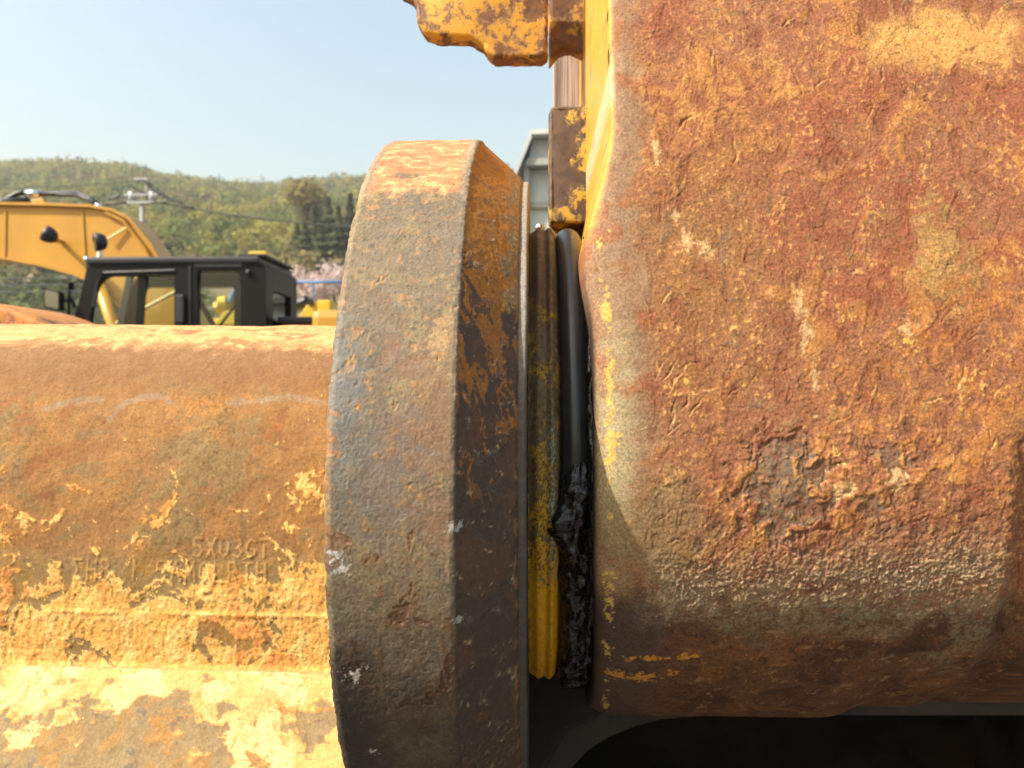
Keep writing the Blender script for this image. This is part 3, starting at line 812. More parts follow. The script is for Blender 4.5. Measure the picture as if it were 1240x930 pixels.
    h *= (1-onleft*.8)
    P = P + N*h[..., None]/1000
    # ---------------- colour
    K = .71
    C = np.zeros((n, m, 3)) + lin(162, 104, 70, K)
    C = mixc(C, lin(162, 94, 62, K), st(f1 + .5*f3 + .9*spot(a, b, ca(1000), cb(280), 70, 45, .2*f2, .6), .0, 1.0))
    C = mixc(C, lin(194, 130, 62, K), st(f6 + .35*f3, .45, 1.3)*.75)
    C = mixc(C, lin(206, 142, 66, K), spot(a, b, ca(830), cb(130), 45, 40, .35*f2+.2*f3, .6)*.75*st(f3, -1, .6))
    C = mixc(C, lin(214, 160, 80, K), spot(a, b, ca(1170), cb(55), 34, 15, .3*f2, .6)*.9)
    C = mixc(C, lin(178, 138, 78, K), spot(a, b, ca(1140), cb(310), 13, 22, .35*f3, .6)*.85)
    C = mixc(C, lin(160, 110, 62, K), spot(a, b, ca(850), cb(330), 40, 55, .35*f2, .6)*.7)
    C = mixc(C, lin(190, 122, 58, K), spot(a, b, ca(1130), cb(480), 50, 40, .35*f2, .6)*st(f3, -.6, .8)*.9)
    C = mixc(C, lin(148, 84, 54, K), st(-f7, .5, 1.3)*.6)
    C = mixc(C, lin(222, 160, 82, K), st(f4 + .6*f7, 1.0, 1.9)*rough_amt*.8)
    C = mixc(C, lin(126, 106, 84, K), st(f3 - .6*f1 + .3*f4, 1.4, 2.4)*.55)
    C = mixc(C, lin(112, 60, 38, K), st(f5+.4*f4, 1.1, 2.0)*.6)
    # smooth worn margin
    mg = smooth_l*st(f3*.3+.6, 0, .5)
    C = mixc(C, mixc(np.zeros((n, m, 3))+lin(160, 128, 96, K), lin(168, 110, 70, K), st(f2, -.2, 1.2)), mg*.9)
    C = mixc(C, lin(176, 160, 118, K), smooth_l*spot(a, b, ca(748), cb(545), 9, 45, .25*f3, .6)*.9)
    C = mixc(C, lin(150, 126, 84, K), spot(a, b, ca(790), cb(640), 24, 24, .3*f2, .6)*.7)
    # bare scar and lower bands
    C = mixc(C, lin(114, 104, 88, K), scar*st(f3+.4*f4, -1.8, .2)*.75)
    C = mixc(C, lin(212, 150, 76, K), rough2*st(f3+.5*f4, .8, 1.9)*.7)
    C = mixc(C, lin(110, 78, 54, K), rough2*st(-f3, .6, 1.4)*.7)
    C = mixc(C, lin(104, 72, 48, K), low*.85)  # shade of the rolled-under part is put into these darker browns
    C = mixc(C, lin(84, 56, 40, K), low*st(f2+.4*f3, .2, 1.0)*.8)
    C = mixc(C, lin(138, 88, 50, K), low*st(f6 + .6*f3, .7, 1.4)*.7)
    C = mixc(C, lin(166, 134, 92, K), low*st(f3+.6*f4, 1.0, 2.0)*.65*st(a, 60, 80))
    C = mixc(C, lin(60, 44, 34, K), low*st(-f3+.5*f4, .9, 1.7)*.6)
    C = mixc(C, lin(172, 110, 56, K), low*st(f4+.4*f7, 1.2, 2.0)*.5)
    C = mixc(C, lin(90, 72, 62, K), low*(1-st(a+4*f2, 48, 66))*.9)  # shaded lower left corner, darkened in the colour
    gg = spot(a, b, ca(1030), cb(748), 52, 10, .5*f2+.35*f3+.2*f4, .5); gg = np.maximum(gg, spot(a, b, ca(1180), cb(760), 16, 22, .5*f2+.3*f3+.2*f4, .5))
    C = mixc(C, lin(132, 124, 98, K), gg*.7*st(f4+.5*f3, -1.4, .4))
    C = mixc(C, lin(176, 152, 116, K), crust*st(f3+.5*f4, -1.2, .8)*.6)
    C = mixc(C, lin(206, 182, 146, K), crust*st(f4+.6*f5, .2, 1.5)*.75)
    C = mixc(C, lin(150, 140, 116, K), crust*st(-f4, .0, .8)*.6)
    for (sx, sy, ra_, rb_) in ((975, 400, 1.6, 9), (985, 445, 1.3, 9), (968, 375, 2, 4), (800, 180, 1.5, 7), (835, 290, 2.2, 5), (858, 305, 3, 3), (1098, 398, 2.4, 2.4), (1012, 590, 7, 3), (1075, 580, 4, 3), (822, 262, 2.5, 2.5)):
        C = mixc(C, lin(232, 190, 128, K), spot(a, b, ca(sx), cb(sy), ra_*.8, rb_, .7*f3+.5*f4, .6)*.7)
    C = mixc(C, lin(230, 190, 130, K), np.clip(m1*st(f3, .2, 1.2)*.5 + m3*st(f4, -.5, .8)*.4 + gn[1]*.2, 0, .6)*rough_amt)
    C = mixc(C, lin(95, 52, 34, K), crack*.6*rough_amt)
    # yellow paint left along the seal edge, and its flecks low down
    ed = np.exp(-((a - xl[:, None] - 7)/3.6)**2)
    pm = st(ed*1.7 + .7*f7 + .45*f4 - 2.0 + .5*np.exp(-((b-45)/40)**2) - 1.2*st(b, 95, 130), 0, .2)
    C = mixc(C, lin(226, 182, 84, K), pm*.92)
    fl = np.zeros_like(a)
    for sx, sy, ra_, rb_ in ((755, 817, 6, 2.6), (790, 818, 6, 3), (770, 796, 3, 1.6), (800, 795, 5, 1.4), (828, 812, 2, 2), (842, 793, 4, 2)):
        fl = np.maximum(fl, spot(a, b, ca(sx), cb(sy), ra_, rb_, .55*f4+.2*f3, .15))
    C = mixc(C, lin(214, 142, 34, K), fl)
    # left face: yellow paint, streaked
    yl = onleft*st(b + 3*f3, 104, 116); stk = fbm(b*.15, P[..., 1]*1000, 3, 4, 41)
    streak = fbm(np.broadcast_to(P[..., 1]*1000, a.shape), b*.06, 4, 4, 43, .6)
    paint = mixc(np.zeros((n, m, 3))+lin(226, 164, 26, K), lin(222, 180, 80, K), st(streak, .3, 1.2))
    paint = mixc(paint, lin(170, 110, 40, K), st(streak + .5*f4, 1.1, 1.6))
    paint = mixc(paint, lin(225, 210, 190, K), spot(b, b, cb(100), cb(100), 14, 14, .3*f3, .5)*.45)
    C = mixc(C, paint, yl)
    C = mixc(C, lin(40, 34, 30), onleft*(1-st(b, 60, 100))*.9*st(ins, 3, 7))
    R = .78 - .12*smooth_l - .22*crust - .1*low + 0*a
    R = R - .2*fl - .25*yl
    g_ = C.mean(-1, keepdims=True); C = C*.9 + g_*.1*np.array([1.0, 1.0, .8])
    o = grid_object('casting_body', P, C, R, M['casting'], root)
    return o

bracket = thing('bucket_bracket', 'massive rust covered cast steel bracket with pitted orange brown face beside the black seal', 'bracket', (.2, .55, 0))
cast_o = build_casting(bracket)

M['chip_yellow'] = chipped('chipped_yellow_paint', (.56, .29, .018), (.20, .085, .025), (.08, .04, .02), 42, .47, .05)
M['chip_block'] = chipped('worn_block_paint', (.60, .36, .03), (.11, .06, .03), (.05, .03, .02), 38, .425, .06)
M['dark_iron'] = plain('dark_iron', (.034, .029, .025), .75, var=.4, scale=18, bump=.002, dirt=(.06, .04, .025))
M['black_iron'] = plain('shade_black_iron', (.009, .007, .006), .8, var=.5, scale=25, bump=.002, dirt=(.026, .014, .008))  # near-black so that the shade below the casting is in the colour
def worn_steel():
    m, t, p = newmat('scratched_bare_steel')
    tc = nd(t, 'ShaderNodeTexCoord'); mp = nd(t, 'ShaderNodeMapping'); mp.inputs['Scale'].default_value = (420, 420, 8)
    t.links.new(tc.outputs['Object'], mp.inputs['Vector'])
    n = noise(t, 1.0, 5, .6, .3, mp.outputs[0])
    t.links.new(ramp(t, n.outputs[0], [(.3, (.11, .075, .055)), (.5, (.29, .23, .20)), (.68, (.52, .46, .43))]), p.inputs['Base Color'])
    p.inputs['Roughness'].default_value = .45
    t.links.new(bumpn(t, n.outputs[0], .3, .0006), p.inputs['Normal'])
    return m
M['worn_steel'] = worn_steel()
def organic(o, levels, amp, size, seed=0):
    """subdivide a part and roughen it with real relief"""
    me = o.data; bm = bmesh.new(); bm.from_mesh(me)
    for _ in range(levels):
        bmesh.ops.subdivide_edges(bm, edges=[e for e in bm.edges if e.calc_length() > .003], cuts=1, use_grid_fill=True)
    bm.to_mesh(me); bm.free()
    n = len(me.vertices); co = np.empty(n*3); me.vertices.foreach_get('co', co); co = co.reshape(-1, 3)
    nr = np.empty(n*3); me.vertices.foreach_get('normal', nr); nr = nr.reshape(-1, 3)
    h = fbm(co[:, 0]+co[:, 1]*.7, co[:, 2]+co[:, 1]*.5, size, 4, seed)
    me.vertices.foreach_set('co', (co+nr*(h*amp)[:, None]).reshape(-1))
    me.polygons.foreach_set('use_smooth', [True]*len(me.polygons)); me.update()
def build_lugs():
    Y = .56
    p = lambda px, py, y=Y: (at(px, py, y).x, at(px, py, y).z)
    prof = [p(468, -90), p(478, -20), p(486, 2), p(503, 10), p(508, 22), p(509, 40), p(518, 52), p(530, 57), p(572, 58), p(586, 67), p(594, 79), p(600, 82), p(655, 82), p(663, 77), p(664, -90)]
    lug = MB().prism(prof, Y-.018, Y).build('stop_lug', M['chip_yellow'], bracket, bevel=.003)
    organic(lug, 5, .0003, .008, 3)
    bl = MB().prism(rounded([p(665, 128, .55), p(730, 128, .55), p(730, 270, .55), p(665, 270, .55)], .004, 4), .55, .572).build('stop_block', M['chip_block'], bracket, bevel=.002)
    organic(bl, 5, .0003, .008, 5)
    MB().prism([p(664.5, -90, .585), p(740, -90, .585), p(740, 66, .585), p(706, 66, .585), p(690, 58, .585), p(676, 62, .585), p(664.5, 78, .585)], .585, .60).build('neck_rib', M['chip_yellow'], bracket, bevel=.003)
    MB().prism([p(670, 55, .63), p(740, 55, .63), p(740, 180, .63), p(670, 180, .63)], .63, .65).build('wear_plate', M['worn_steel'], bracket, bevel=.001)
    MB().prism([p(664, 273, .6), p(730, 273, .6), p(730, 420, .6), p(664, 420, .6)], .57, .68).build('ledge', M['chip_yellow'], bracket, bevel=.003)
    MB().ball(P3(654, 276, .6), .004).build('grease_nipple', M['chrome'], bracket, smooth=True)
    MB().box((.045, .667, H-.02), (.44, .80, H+.42)).build('back_web', M['dark_iron'], bracket, bevel=.004)
    # lower web with its big opening, down to the ground
    Yw = .53
    q = lambda px, py: p(px, py, Yw)
    z0 = -.0+.02
    hole = [q(680, 960), q(692, 930), q(712, 908), q(738, 892), q(770, 879), q(800, 871), q(850, 867), q(930, 866), q(1100, 866), q(1400, 866), q(1500, 900), q(1500, 1500), q(1100, 1500), q(750, 1400), q(680, 1150), q(672, 1000)]
    plate('lower_web', [(-.04, H-.168), (.52, H-.185), (.52, .0), (-.05, 0), (-.045, H-.5)], [hole], Yw, Yw+.03, M['dark_iron'], bracket)
    MB().box((-.02, Yw+.031, H-.180), (.52, .95, H-.165)).build('web_roof', M['black_iron'], bracket)  # closed box added behind the opening to keep light out
    MB().box((-.02, .95, 0), (.52, .97, H-.165)).build('inner_back_wall', M['black_iron'], bracket)
    MB().box((.521, Yw-.02, 0), (.545, .97, H-.12)).build('end_wall', M['dark_iron'], bracket)
    MB().box((-.045, Yw+.031, 0), (-.021, .97, H-.165)).build('near_wall', M['dark_iron'], bracket)
    MB().box((-.02, Yw+.031, .0), (.52, .95, .03)).build('inner_floor', M['black_iron'], bracket)
    # dim hub under the seal
    MB().tube([(-.006, .50, H+AZ_), (.05, .50, H+AZ_)], .112, 40).build('hub', M['black_iron'], bracket, smooth=False)
    w_ = lambda px, py: p(px, py, .47)
    MB().prism([w_(636, 800), w_(742, 800), w_(738, 856), w_(722, 874), w_(690, 886), w_(664, 930), w_(655, 1000), w_(610, 1000)], .47, .5299).build('seal_shade_fill', M['black_iron'], bracket, bevel=.004)  # black wedge added to fill the dark shade below the bushing
build_lugs()

# ------------------------------------------------------------------ left-hand arm: round flange
def revolve_grid(name, prof, th, relief, colour, mat, parent, az=AZ_):
    """prof: (m,2) of X, radius; th: (n,) angles, 0 towards the viewer, up positive"""
    n, m = len(th), len(prof)
    X = np.repeat(prof[None, :, 0], n, 0); r = np.repeat(prof[None, :, 1], n, 0); T = np.repeat(th[:, None], m, 1)
    arc = np.concatenate([[0], np.cumsum(np.linalg.norm(np.diff(prof, axis=0), axis=1))])*1000
    S = np.repeat(arc[None], n, 0); B = T*prof[:, 1].max()*1000
    base = np.stack([X, AX - r*np.cos(T), H+az + r*np.sin(T)], -1)
    N = normals(base)
    if N[n//2, m//2, 1] > 0: N = -N
    h = relief(X*1000, S, B, T, r*1000)
    P = base + N*h[..., None]/1000
    C, R = colour(X*1000, S, B, T, r*1000, h)
    return grid_object(name, P, C, R, mat, parent)
RF = .201
def ft(py):
    t = np.radians(np.linspace(-88, 88, 800)); Y = AX-RF*np.cos(t); z = AZF+RF*np.sin(t)
    v = 465-F*z/Y
    k = np.argmin(v); k2 = np.argmax(v)
    return np.interp(py, v[k2:k+1][::-1], t[k2:k+1][::-1])
def fb(py): return ft(py)*RF*1000
def fx(px, py):
    return (px-650)/F*(AX-RF*math.cos(ft(py)))*1000
def densify(pts, step):
    out = []
    for (x0, r0), (x1, r1) in zip(pts[:-1], pts[1:]):
        k = max(1, int(math.hypot(x1-x0, r1-r0)/step)); t = np.linspace(0, 1, k, endpoint=False)
        out += [(x0+(x1-x0)*u, r0+(r1-r0)*u) for u in t]
    return np.array(out+[pts[-1]])
TH = np.radians(np.concatenate([np.linspace(-180, -86, 40), np.linspace(-85, 85, 1150), np.linspace(86, 180, 40)]))
def flange_fields(S, B):
    return [fbm(S, B, 60, 4, 101), fbm(S, B, 22, 5, 102, warp=.6), fbm(S, B, 8, 5, 103, .6, warp=.4), fbm(S, B, 2.8, 4, 104, .65), fbm(S, B, 1.3, 3, 105, .7)]
def flange_relief(X, S, B, T, r):
    f1, f2, f3, f4, f5 = flange_fields(S, B)
    rim = 1-st(X, -32.4, -29.4)
    h = .15*f1 + .08*f2 + rim*(.06*f3 - .13*st(f4, .5, 1.7) - .10*st(f5, .3, 1.6) + .07*st(-f5, .6, 1.8)) + (1-rim)*(.06*f3+.05*f4)
    # casting step across the top, battered left and right corners
    h += .35*st(T, ft(236), ft(231))*rim
    edge = np.exp(-((X+31.4)/1.3)**2); h += edge*(.12*f3+.12*f4-.1)
    edge2 = np.exp(-((X+82)/1.6)**2); h += edge2*(.2*f3+.18*f4-.1)
    h += np.exp(-((X+32)/2)**2)*np.exp(-((T-ft(178))/.10)**2)*2.2
    h -= st(f2+.5*f3, 1.4, 1.6)*.35*rim
    return h
def flange_colour(X, S, B, T, r, h):
    K = .60
    f1, f2, f3, f4, f5 = flange_fields(S, B)
    f6 = fbm(S, B*.8, 30, 5, 106, .65, warp=.9)
    sk = fbm(S*.75, B*1.15, 7, 5, 107, .68, warp=.5)
    C = np.zeros(X.shape+(3,)) + lin(130, 114, 90, K)
    C = mixc(C, lin(146, 128, 92, K), st(f2, -.3, .8))
    C = mixc(C, lin(118, 108, 90, K), st(f6 + .3*f3, .3, 1.2)*.7)
    C = mixc(C, lin(172, 122, 72, K), st(f4+.5*f3+.3*f2, .7, 1.8)*.55)
    C = mixc(C, lin(88, 72, 56, K), st(-f4-.5*f5+.2*f2, .6, 1.7)*.65)
    C = mixc(C, lin(168, 158, 132, K), st(f5-.4*f4, 1.2, 2.2)*.4)
    C = mixc(C, lin(176, 126, 62, K), st(f3+.4*f2, .9, 1.7)*.75*st(T, -.15, .12))
    C = mixc(C, lin(150, 108, 74, K), spot(S*0+X, B, fx(520, 520), fb(520), 16, 36, .5*f2+.3*f3, .6)*.6)
    C = mixc(C, lin(170, 108, 66, K), st(f2+.6*f3, 1.3, 2.0)*.4*(1-st(T, .1, .4)))
    C = mixc(C, lin(196, 160, 108, K), spot(X, B, fx(535, 408), fb(408), 4, 8, .6*f3+.4*f4, .5)*.7)
    C = mixc(C, lin(126, 126, 122, K), spot(X, B, fx(410, 450), fb(470), 9, 22, .45*f3, .6)*.8)
    C = mixc(C, lin(114, 112, 106, K), spot(X, B, fx(450, 560), fb(570), 16, 20, .5*f3, .6)*.55)
    # shade of the lower rim put into the colour; black stain at the left foot
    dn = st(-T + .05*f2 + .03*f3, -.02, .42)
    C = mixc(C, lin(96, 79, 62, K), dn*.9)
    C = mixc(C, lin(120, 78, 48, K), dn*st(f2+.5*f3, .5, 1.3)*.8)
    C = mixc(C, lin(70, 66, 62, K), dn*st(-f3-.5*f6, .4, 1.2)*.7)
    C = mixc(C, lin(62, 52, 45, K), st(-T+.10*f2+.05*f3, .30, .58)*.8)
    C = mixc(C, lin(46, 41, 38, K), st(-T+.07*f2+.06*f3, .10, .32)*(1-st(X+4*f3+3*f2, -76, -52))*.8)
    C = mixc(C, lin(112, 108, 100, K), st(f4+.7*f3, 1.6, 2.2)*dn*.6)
    # top step in paler peach worn paint
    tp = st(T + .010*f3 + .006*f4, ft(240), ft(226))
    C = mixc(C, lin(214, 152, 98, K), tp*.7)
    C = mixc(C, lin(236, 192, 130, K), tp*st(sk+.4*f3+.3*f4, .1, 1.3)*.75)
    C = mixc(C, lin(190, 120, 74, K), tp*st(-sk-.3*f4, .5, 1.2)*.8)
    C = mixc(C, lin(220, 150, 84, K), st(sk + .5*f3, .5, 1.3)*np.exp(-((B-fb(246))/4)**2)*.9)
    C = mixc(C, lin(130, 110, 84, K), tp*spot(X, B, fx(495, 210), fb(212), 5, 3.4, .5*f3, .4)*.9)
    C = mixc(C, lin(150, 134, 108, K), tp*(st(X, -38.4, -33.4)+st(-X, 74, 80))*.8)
    # pale worn arris
    C = mixc(C, lin(150, 138, 118, K), np.exp(-((X+32.4)/1.6)**2)*.5*(1-dn))
    # ------ cone towards the seal
    cone = st(X, -31.8, -30.8)
    dk = np.zeros_like(C) + lin(92, 76, 64, K)
    dk = mixc(dk, lin(116, 84, 60, K), st(f2, .0, 1.0)*.7)
    dk = mixc(dk, lin(112, 108, 100, K), st(f3-.4*f2, 1.0, 1.8)*.6)
    pn = fbm(S*1.6 + B*.35, B*.8, 14, 5, 120, .66, warp=.8)
    pt = st(pn + 2.6*(T - ft(380))*3.0 + .3*f4, -.1, .12)
    up = mixc(np.zeros_like(C)+lin(186, 122, 44, K), lin(150, 104, 62, K), st(f3, .2, 1.0))
    up = mixc(up, lin(140, 124, 92, K), st(X+3*f3, -17, -10)*.8)
    dk = mixc(dk, up, pt*(1-.5*st(-T, -.1, .1)))
    dk = mixc(dk, lin(172, 112, 52, K), st(pn+.3*f4+1.2*np.exp(-((T-ft(440))/.16)**2), 1.25, 1.5)*st(T, ft(640), ft(560)))
    dk = mixc(dk, lin(206, 170, 120, K), st(f4+.9*f3, 2.0, 2.5)*.8)
    C = mixc(C, dk, cone)
    # grazing light on the foot of the cone, painted in as pale hatching
    C = mixc(C, lin(140, 118, 90, K), cone*st(-T, .50, .56)*st(fbm(S*.4+B*.4, B-S, 2.2, 3, 130), .5, 1.2)*.8)
    # narrow end band
    bd = st(X, -8.2, -7.6)
    C = mixc(C, mixc(np.zeros_like(C)+lin(94, 86, 78, K), lin(176, 164, 146, K), st(T, ft(520), ft(300))*.8), bd)
    C = mixc(C, lin(190, 120, 60, K), np.exp(-((X+8.6)/.7)**2)*st(f3, -.2, .6)*.8)
    # specks of lime
    for px, py, q in ((405, 680, 3.2), (412, 690, 2), (424, 818, 3.4), (550, 640, 2.4), (553, 752, 1.6), (450, 912, 1.6)):
        C = mixc(C, lin(186, 182, 174, .7), spot(X, B, fx(px, py), fb(py), q*.8, q*.55, .9*f4+.6*f3+.4*f5, .3))
    C = mixc(C, lin(190, 186, 178), st(f4 + f3*.5, 2.9, 3.2)*dn*.8)
    R = .74 - .16*st(f3, .2, 1.4)*(1-tp) - .1*dn
    return C, R
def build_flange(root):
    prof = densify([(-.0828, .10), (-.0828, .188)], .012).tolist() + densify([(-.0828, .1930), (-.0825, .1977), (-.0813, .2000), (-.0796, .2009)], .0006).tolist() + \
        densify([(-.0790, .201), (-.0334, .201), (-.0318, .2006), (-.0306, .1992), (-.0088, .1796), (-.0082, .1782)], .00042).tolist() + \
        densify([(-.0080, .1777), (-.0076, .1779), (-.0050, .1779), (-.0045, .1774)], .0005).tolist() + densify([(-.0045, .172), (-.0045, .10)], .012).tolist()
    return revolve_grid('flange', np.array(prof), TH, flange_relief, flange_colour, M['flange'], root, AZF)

arm = thing('link_arm', 'rusty yellow cast steel arm with flaking paint and a large round flange', 'machine arm', (-.2, .5, 0))
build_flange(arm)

# ------------------------------------------------------------------ arm beam
SEC = np.array([(.95, -.30), (.90, -.06), (.80, .005), (.70, .032), (.62, .0425), (.56, .0432), (.52, .038), (.49, .026), (.466, .004), (.452, -.02), (.442, -.05), (.436, -.085), (.433, -.125), (.4325, -.150), (.431, -.1565), (.424, -.163), (.410, -.184), (.396, -.205), (.386, -.224), (.384, -.26), (.39, -.34), (.43, -.42)])
def smooth_poly(p, n):
    p = np.array(p); d = np.concatenate([[0], np.cumsum(np.linalg.norm(np.diff(p, axis=0), axis=1))])
    out = []
    for i in range(len(p)-1):                          # Catmull-Rom
        p0 = p[max(i-1, 0)]; p1 = p[i]; p2 = p[i+1]; p3 = p[min(i+2, len(p)-1)]
        k = max(2, int(n*(d[i+1]-d[i])/d[-1]))
        t = np.linspace(0, 1, k, endpoint=False)[:, None]
        out.append(.5*((2*p1)+(p2-p0)*t+(2*p0-5*p1+4*p2-p3)*t*t+(3*p1-p0-3*p2+p3)*t**3))
    return np.concatenate(out+[p[-1:]])
GLYPH = {'5': [[(.85,1),(.15,1),(.12,.58),(.6,.62),(.88,.32),(.6,0),(.1,.05)]], 'X': [[(.1,0),(.9,1)],[(.1,1),(.9,0)]],
 '0': [[(.5,1),(.14,.75),(.14,.25),(.5,0),(.86,.25),(.86,.75),(.5,1)]], '3': [[(.12,.95),(.6,1),(.85,.75),(.5,.53),(.88,.28),(.55,0),(.1,.08)]],
 'G': [[(.86,.85),(.5,1),(.14,.7),(.14,.25),(.5,0),(.86,.15),(.86,.45),(.55,.45)]], 'T': [[(.05,1),(.95,1)],[(.5,1),(.5,0)]],
 'E': [[(.88,1),(.12,1),(.5,.5),(.12,0),(.88,0)]], 'H': [[(.14,0),(.14,1)],[(.86,0),(.86,1)],[(.14,.5),(.86,.5)]],
 'B': [[(.15,0),(.15,1),(.6,1),(.8,.76),(.55,.54),(.15,.54)],[(.55,.54),(.88,.28),(.6,0),(.15,0)]], '1': [[(.5,0),(.6,1)]],
 'A': [[(.08,0),(.5,1),(.92,0)],[(.25,.4),(.75,.4)]], 'M': [[(.08,0),(.2,1),(.5,.3),(.8,1),(.92,0)]], 'L': [[(.15,1),(.15,0),(.85,0)]],
 'R': [[(.15,0),(.15,1),(.65,1),(.82,.75),(.6,.5),(.15,.5)],[(.5,.5),(.88,0)]], ' ': []}
def lettering(a, b, text, a0, a1, b0, hgt):
    d = np.full(a.shape, 9.0); wch = (a1-a0)/len(text)
    for i, ch in enumerate(text):
        for line in GLYPH[ch]:
            for (x0, y0), (x1, y1) in zip(line[:-1], line[1:]):
                p0 = np.array([a0+wch*(i+.1+.8*x0), b0+hgt*y0]); p1 = np.array([a0+wch*(i+.1+.8*x1), b0+hgt*y1])
                e = p1-p0; t = np.clip(((a-p0[0])*e[0]+(b-p0[1])*e[1])/(e@e+1e-9), 0, 1)
                d = np.minimum(d, np.hypot(a-p0[0]-t*e[0], b-p0[1]-t*e[1]))
    return d
def build_beam(root):
    s = smooth_poly(SEC, 3000)
    d_ = np.concatenate([[0], np.cumsum(np.linalg.norm(np.diff(s, axis=0), axis=1))])
    i0 = d_[np.argmin(np.abs(s[:, 0]-.58)+(s[:, 1] < -.1))]; i1 = d_[np.argmin(np.abs(s[:, 1]+.235)+(s[:, 0] > .5))]
    dd = np.concatenate([np.linspace(0, i0, 30, endpoint=False), np.linspace(i0, i1, 660, endpoint=False), np.linspace(i1, d_[-1], 24)])
    s = np.stack([np.interp(dd, d_, s[:, 0]), np.interp(dd, d_, s[:, 1])], 1)
    arcl = np.concatenate([[0], np.cumsum(np.linalg.norm(np.diff(s, axis=0), axis=1))])*1000
    xs = np.concatenate([np.linspace(-.75, -.335, 16), np.linspace(-.33, -.075, 440)])
    n, m = len(s), len(xs)
    X = np.repeat(xs[None]*1000, n, 0); Bz = np.repeat(s[:, 1:2]*1000, m, 1); Sg = np.repeat(arcl[:, None], m, 1)
    P = np.stack([X/1000, np.repeat(s[:, 0:1], m, 1), H+Bz/1000], -1)
    P[..., 2] += -(X+330)/1000*.012                     # the top runs very slightly downhill
    N = normals(P)
    k = np.argmin(np.abs(s[:, 1]+.1) + (s[:, 0] > .5))
    if N[k, 200, 1] > 0: N = -N
    sy = 1000*s[:, 0]
    pyt = 465-F*s[:, 1]/s[:, 0]; vis = np.where((s[:, 0] < .57) & (s[:, 1] > -.25))[0]
    def S_(py): return float(np.interp(py, pyt[vis], arcl[vis]))
    def A_(px, py): return (px-650)/F*float(np.interp(py, pyt[vis], s[vis, 0]))*1000
    f1 = fbm(X, Sg, 80, 4, 201); f2 = fbm(X, Sg, 26, 5, 202, warp=.7); f3 = fbm(X, Sg, 9, 5, 203, .6, warp=.5)
    f4 = fbm(X, Sg, 3, 4, 204, .65); f5 = fbm(X, Sg, 1.4, 3, 205, .7); f6 = fbm(X, Sg, 34, 6, 206, .6, warp=1.0)
    f7 = fbm(X*.6, Sg*1.3, 18, 5, 207, .62, warp=.7)
    # paint survives lower down; flakes off in plates
    s660, s740, s812 = S_(660), S_(740), S_(812)
    lowm = st(Sg, S_(640), S_(760))
    pat = f6 + .35*f3 + .12*f4 + 2.6*(lowm-.60) + .8*spot(X, Sg, A_(375, 700), S_(700), 28, 22, 0, .7)
    pat = np.where(Sg > s812, .55*fbm(X*.55+Sg*.3, Sg*1.2, 30, 5, 215, .55, warp=.8) + .45*f6 + .12*f3 + .75 - 2.4*spot(X, Sg, A_(120, 930), S_(920), 58, 17, .4*f7+.3*f2+.2*f3, .5) - 1.8*spot(X, Sg, A_(180, 860), S_(862), 20, 10, .25*f2, .5) - 1.0*spot(X, Sg, A_(375, 870), S_(870), 18, 10, .25*f2, .5), pat)
    paint = np.where(Sg > s812, st(pat, -.10, .12), st(pat, -.04, .05))
    ragged = st(pat, .0, .35)
    fleck = st(f7*.4 + .8*f3 + .6*f4 + .9*st(X, -170, -110) - 1.7 + .5*st(Sg, S_(560), S_(660)), .9, 1.1)*(Sg < s812)
    # relief
    h = .5*f1 + .10*f2 + .07*f3 + .05*f4 + .025*f5
    h += .2*paint*(Sg > S_(560)) + fleck*.1
    h += paint*(.09*f4 + .05*f5)*(Sg < s812)
    pits = st(fbm(X, Sg, 5.0, 1, 230), 2.3, 2.6); h -= pits*.5
    rd = ridged(X, Sg, 26, 4, 233, .8); h -= st(rd, .965, .995)*.25*(paint)
    h += .5*np.exp(-((Sg-s740-1.5)/1.6)**2)*st(f2, -1, .5) + .35*st(Sg, s740, s740+2)*(Sg < s812)
    d1 = lettering(X, -Sg, '5X03GT', A_(227, 660), A_(325, 660), -S_(673), S_(673)-S_(651))
    d2 = lettering(X, -Sg, 'EHB 1 5AM0LRTH', A_(75, 692), A_(322, 692), -S_(704), S_(704)-S_(680))
    let = np.maximum((1-st(d1, .45, .95)), (1-st(d2, .45, .95))*.9)*st(f3, -1.8, -.6)
    h += let*.34
    P = P + N*h[..., None]/1000
    K = .63
    C = np.zeros((n, m, 3)) + lin(168, 120, 70, K)
    C = mixc(C, lin(176, 126, 70, K), st(f2, -.4, .9))
    C = mixc(C, lin(186, 128, 60, K), st(f6+.4*f3, .5, 1.4)*.7)
    C = mixc(C, lin(164, 100, 54, K), st(-f6+.3*f1 + .8*spot(X, Sg, A_(20, 545), S_(545), 40, 30, .2*f2, .6), .8, 1.9)*.65)
    C = mixc(C, lin(150, 128, 84, K), st(f1-.4*f2+.6*st(X, -200, -120), .5, 1.4)*.7)
    C = mixc(C, lin(120, 88, 62, K), st(f4+.5*f3, 1.3, 2.1)*.55)
    C = mixc(C, lin(112, 84, 54, K), st(-f4-.4*f3+.3*f1, .9, 2.0)*.5)
    C = mixc(C, lin(206, 150, 84, K), st(f5+.6*f4+.4*f6, 1.3, 2.2)*.55)
    C = mixc(C, lin(140, 122, 84, K), st(f7+.5*f2, .8, 1.8)*.5)
    # brown weathered shoulder; peach crest paint with its highlight put into the colour
    C = mixc(C, lin(148, 106, 66, K), st(-Sg+2*f2, -S_(490), -S_(450))*.85)
    C = mixc(C, lin(156, 116, 78, K), st(-Sg+2*f3, -S_(460), -S_(425))*.6)
    crest = st(-Sg + 3.2*f3+2*f7, -S_(424), -S_(406))
    C = mixc(C, lin(236, 176, 108, K), crest*.9)
    C = mixc(C, lin(196, 110, 72, K), crest*st(f7-.4*f3, .4, 1.1)*.8)
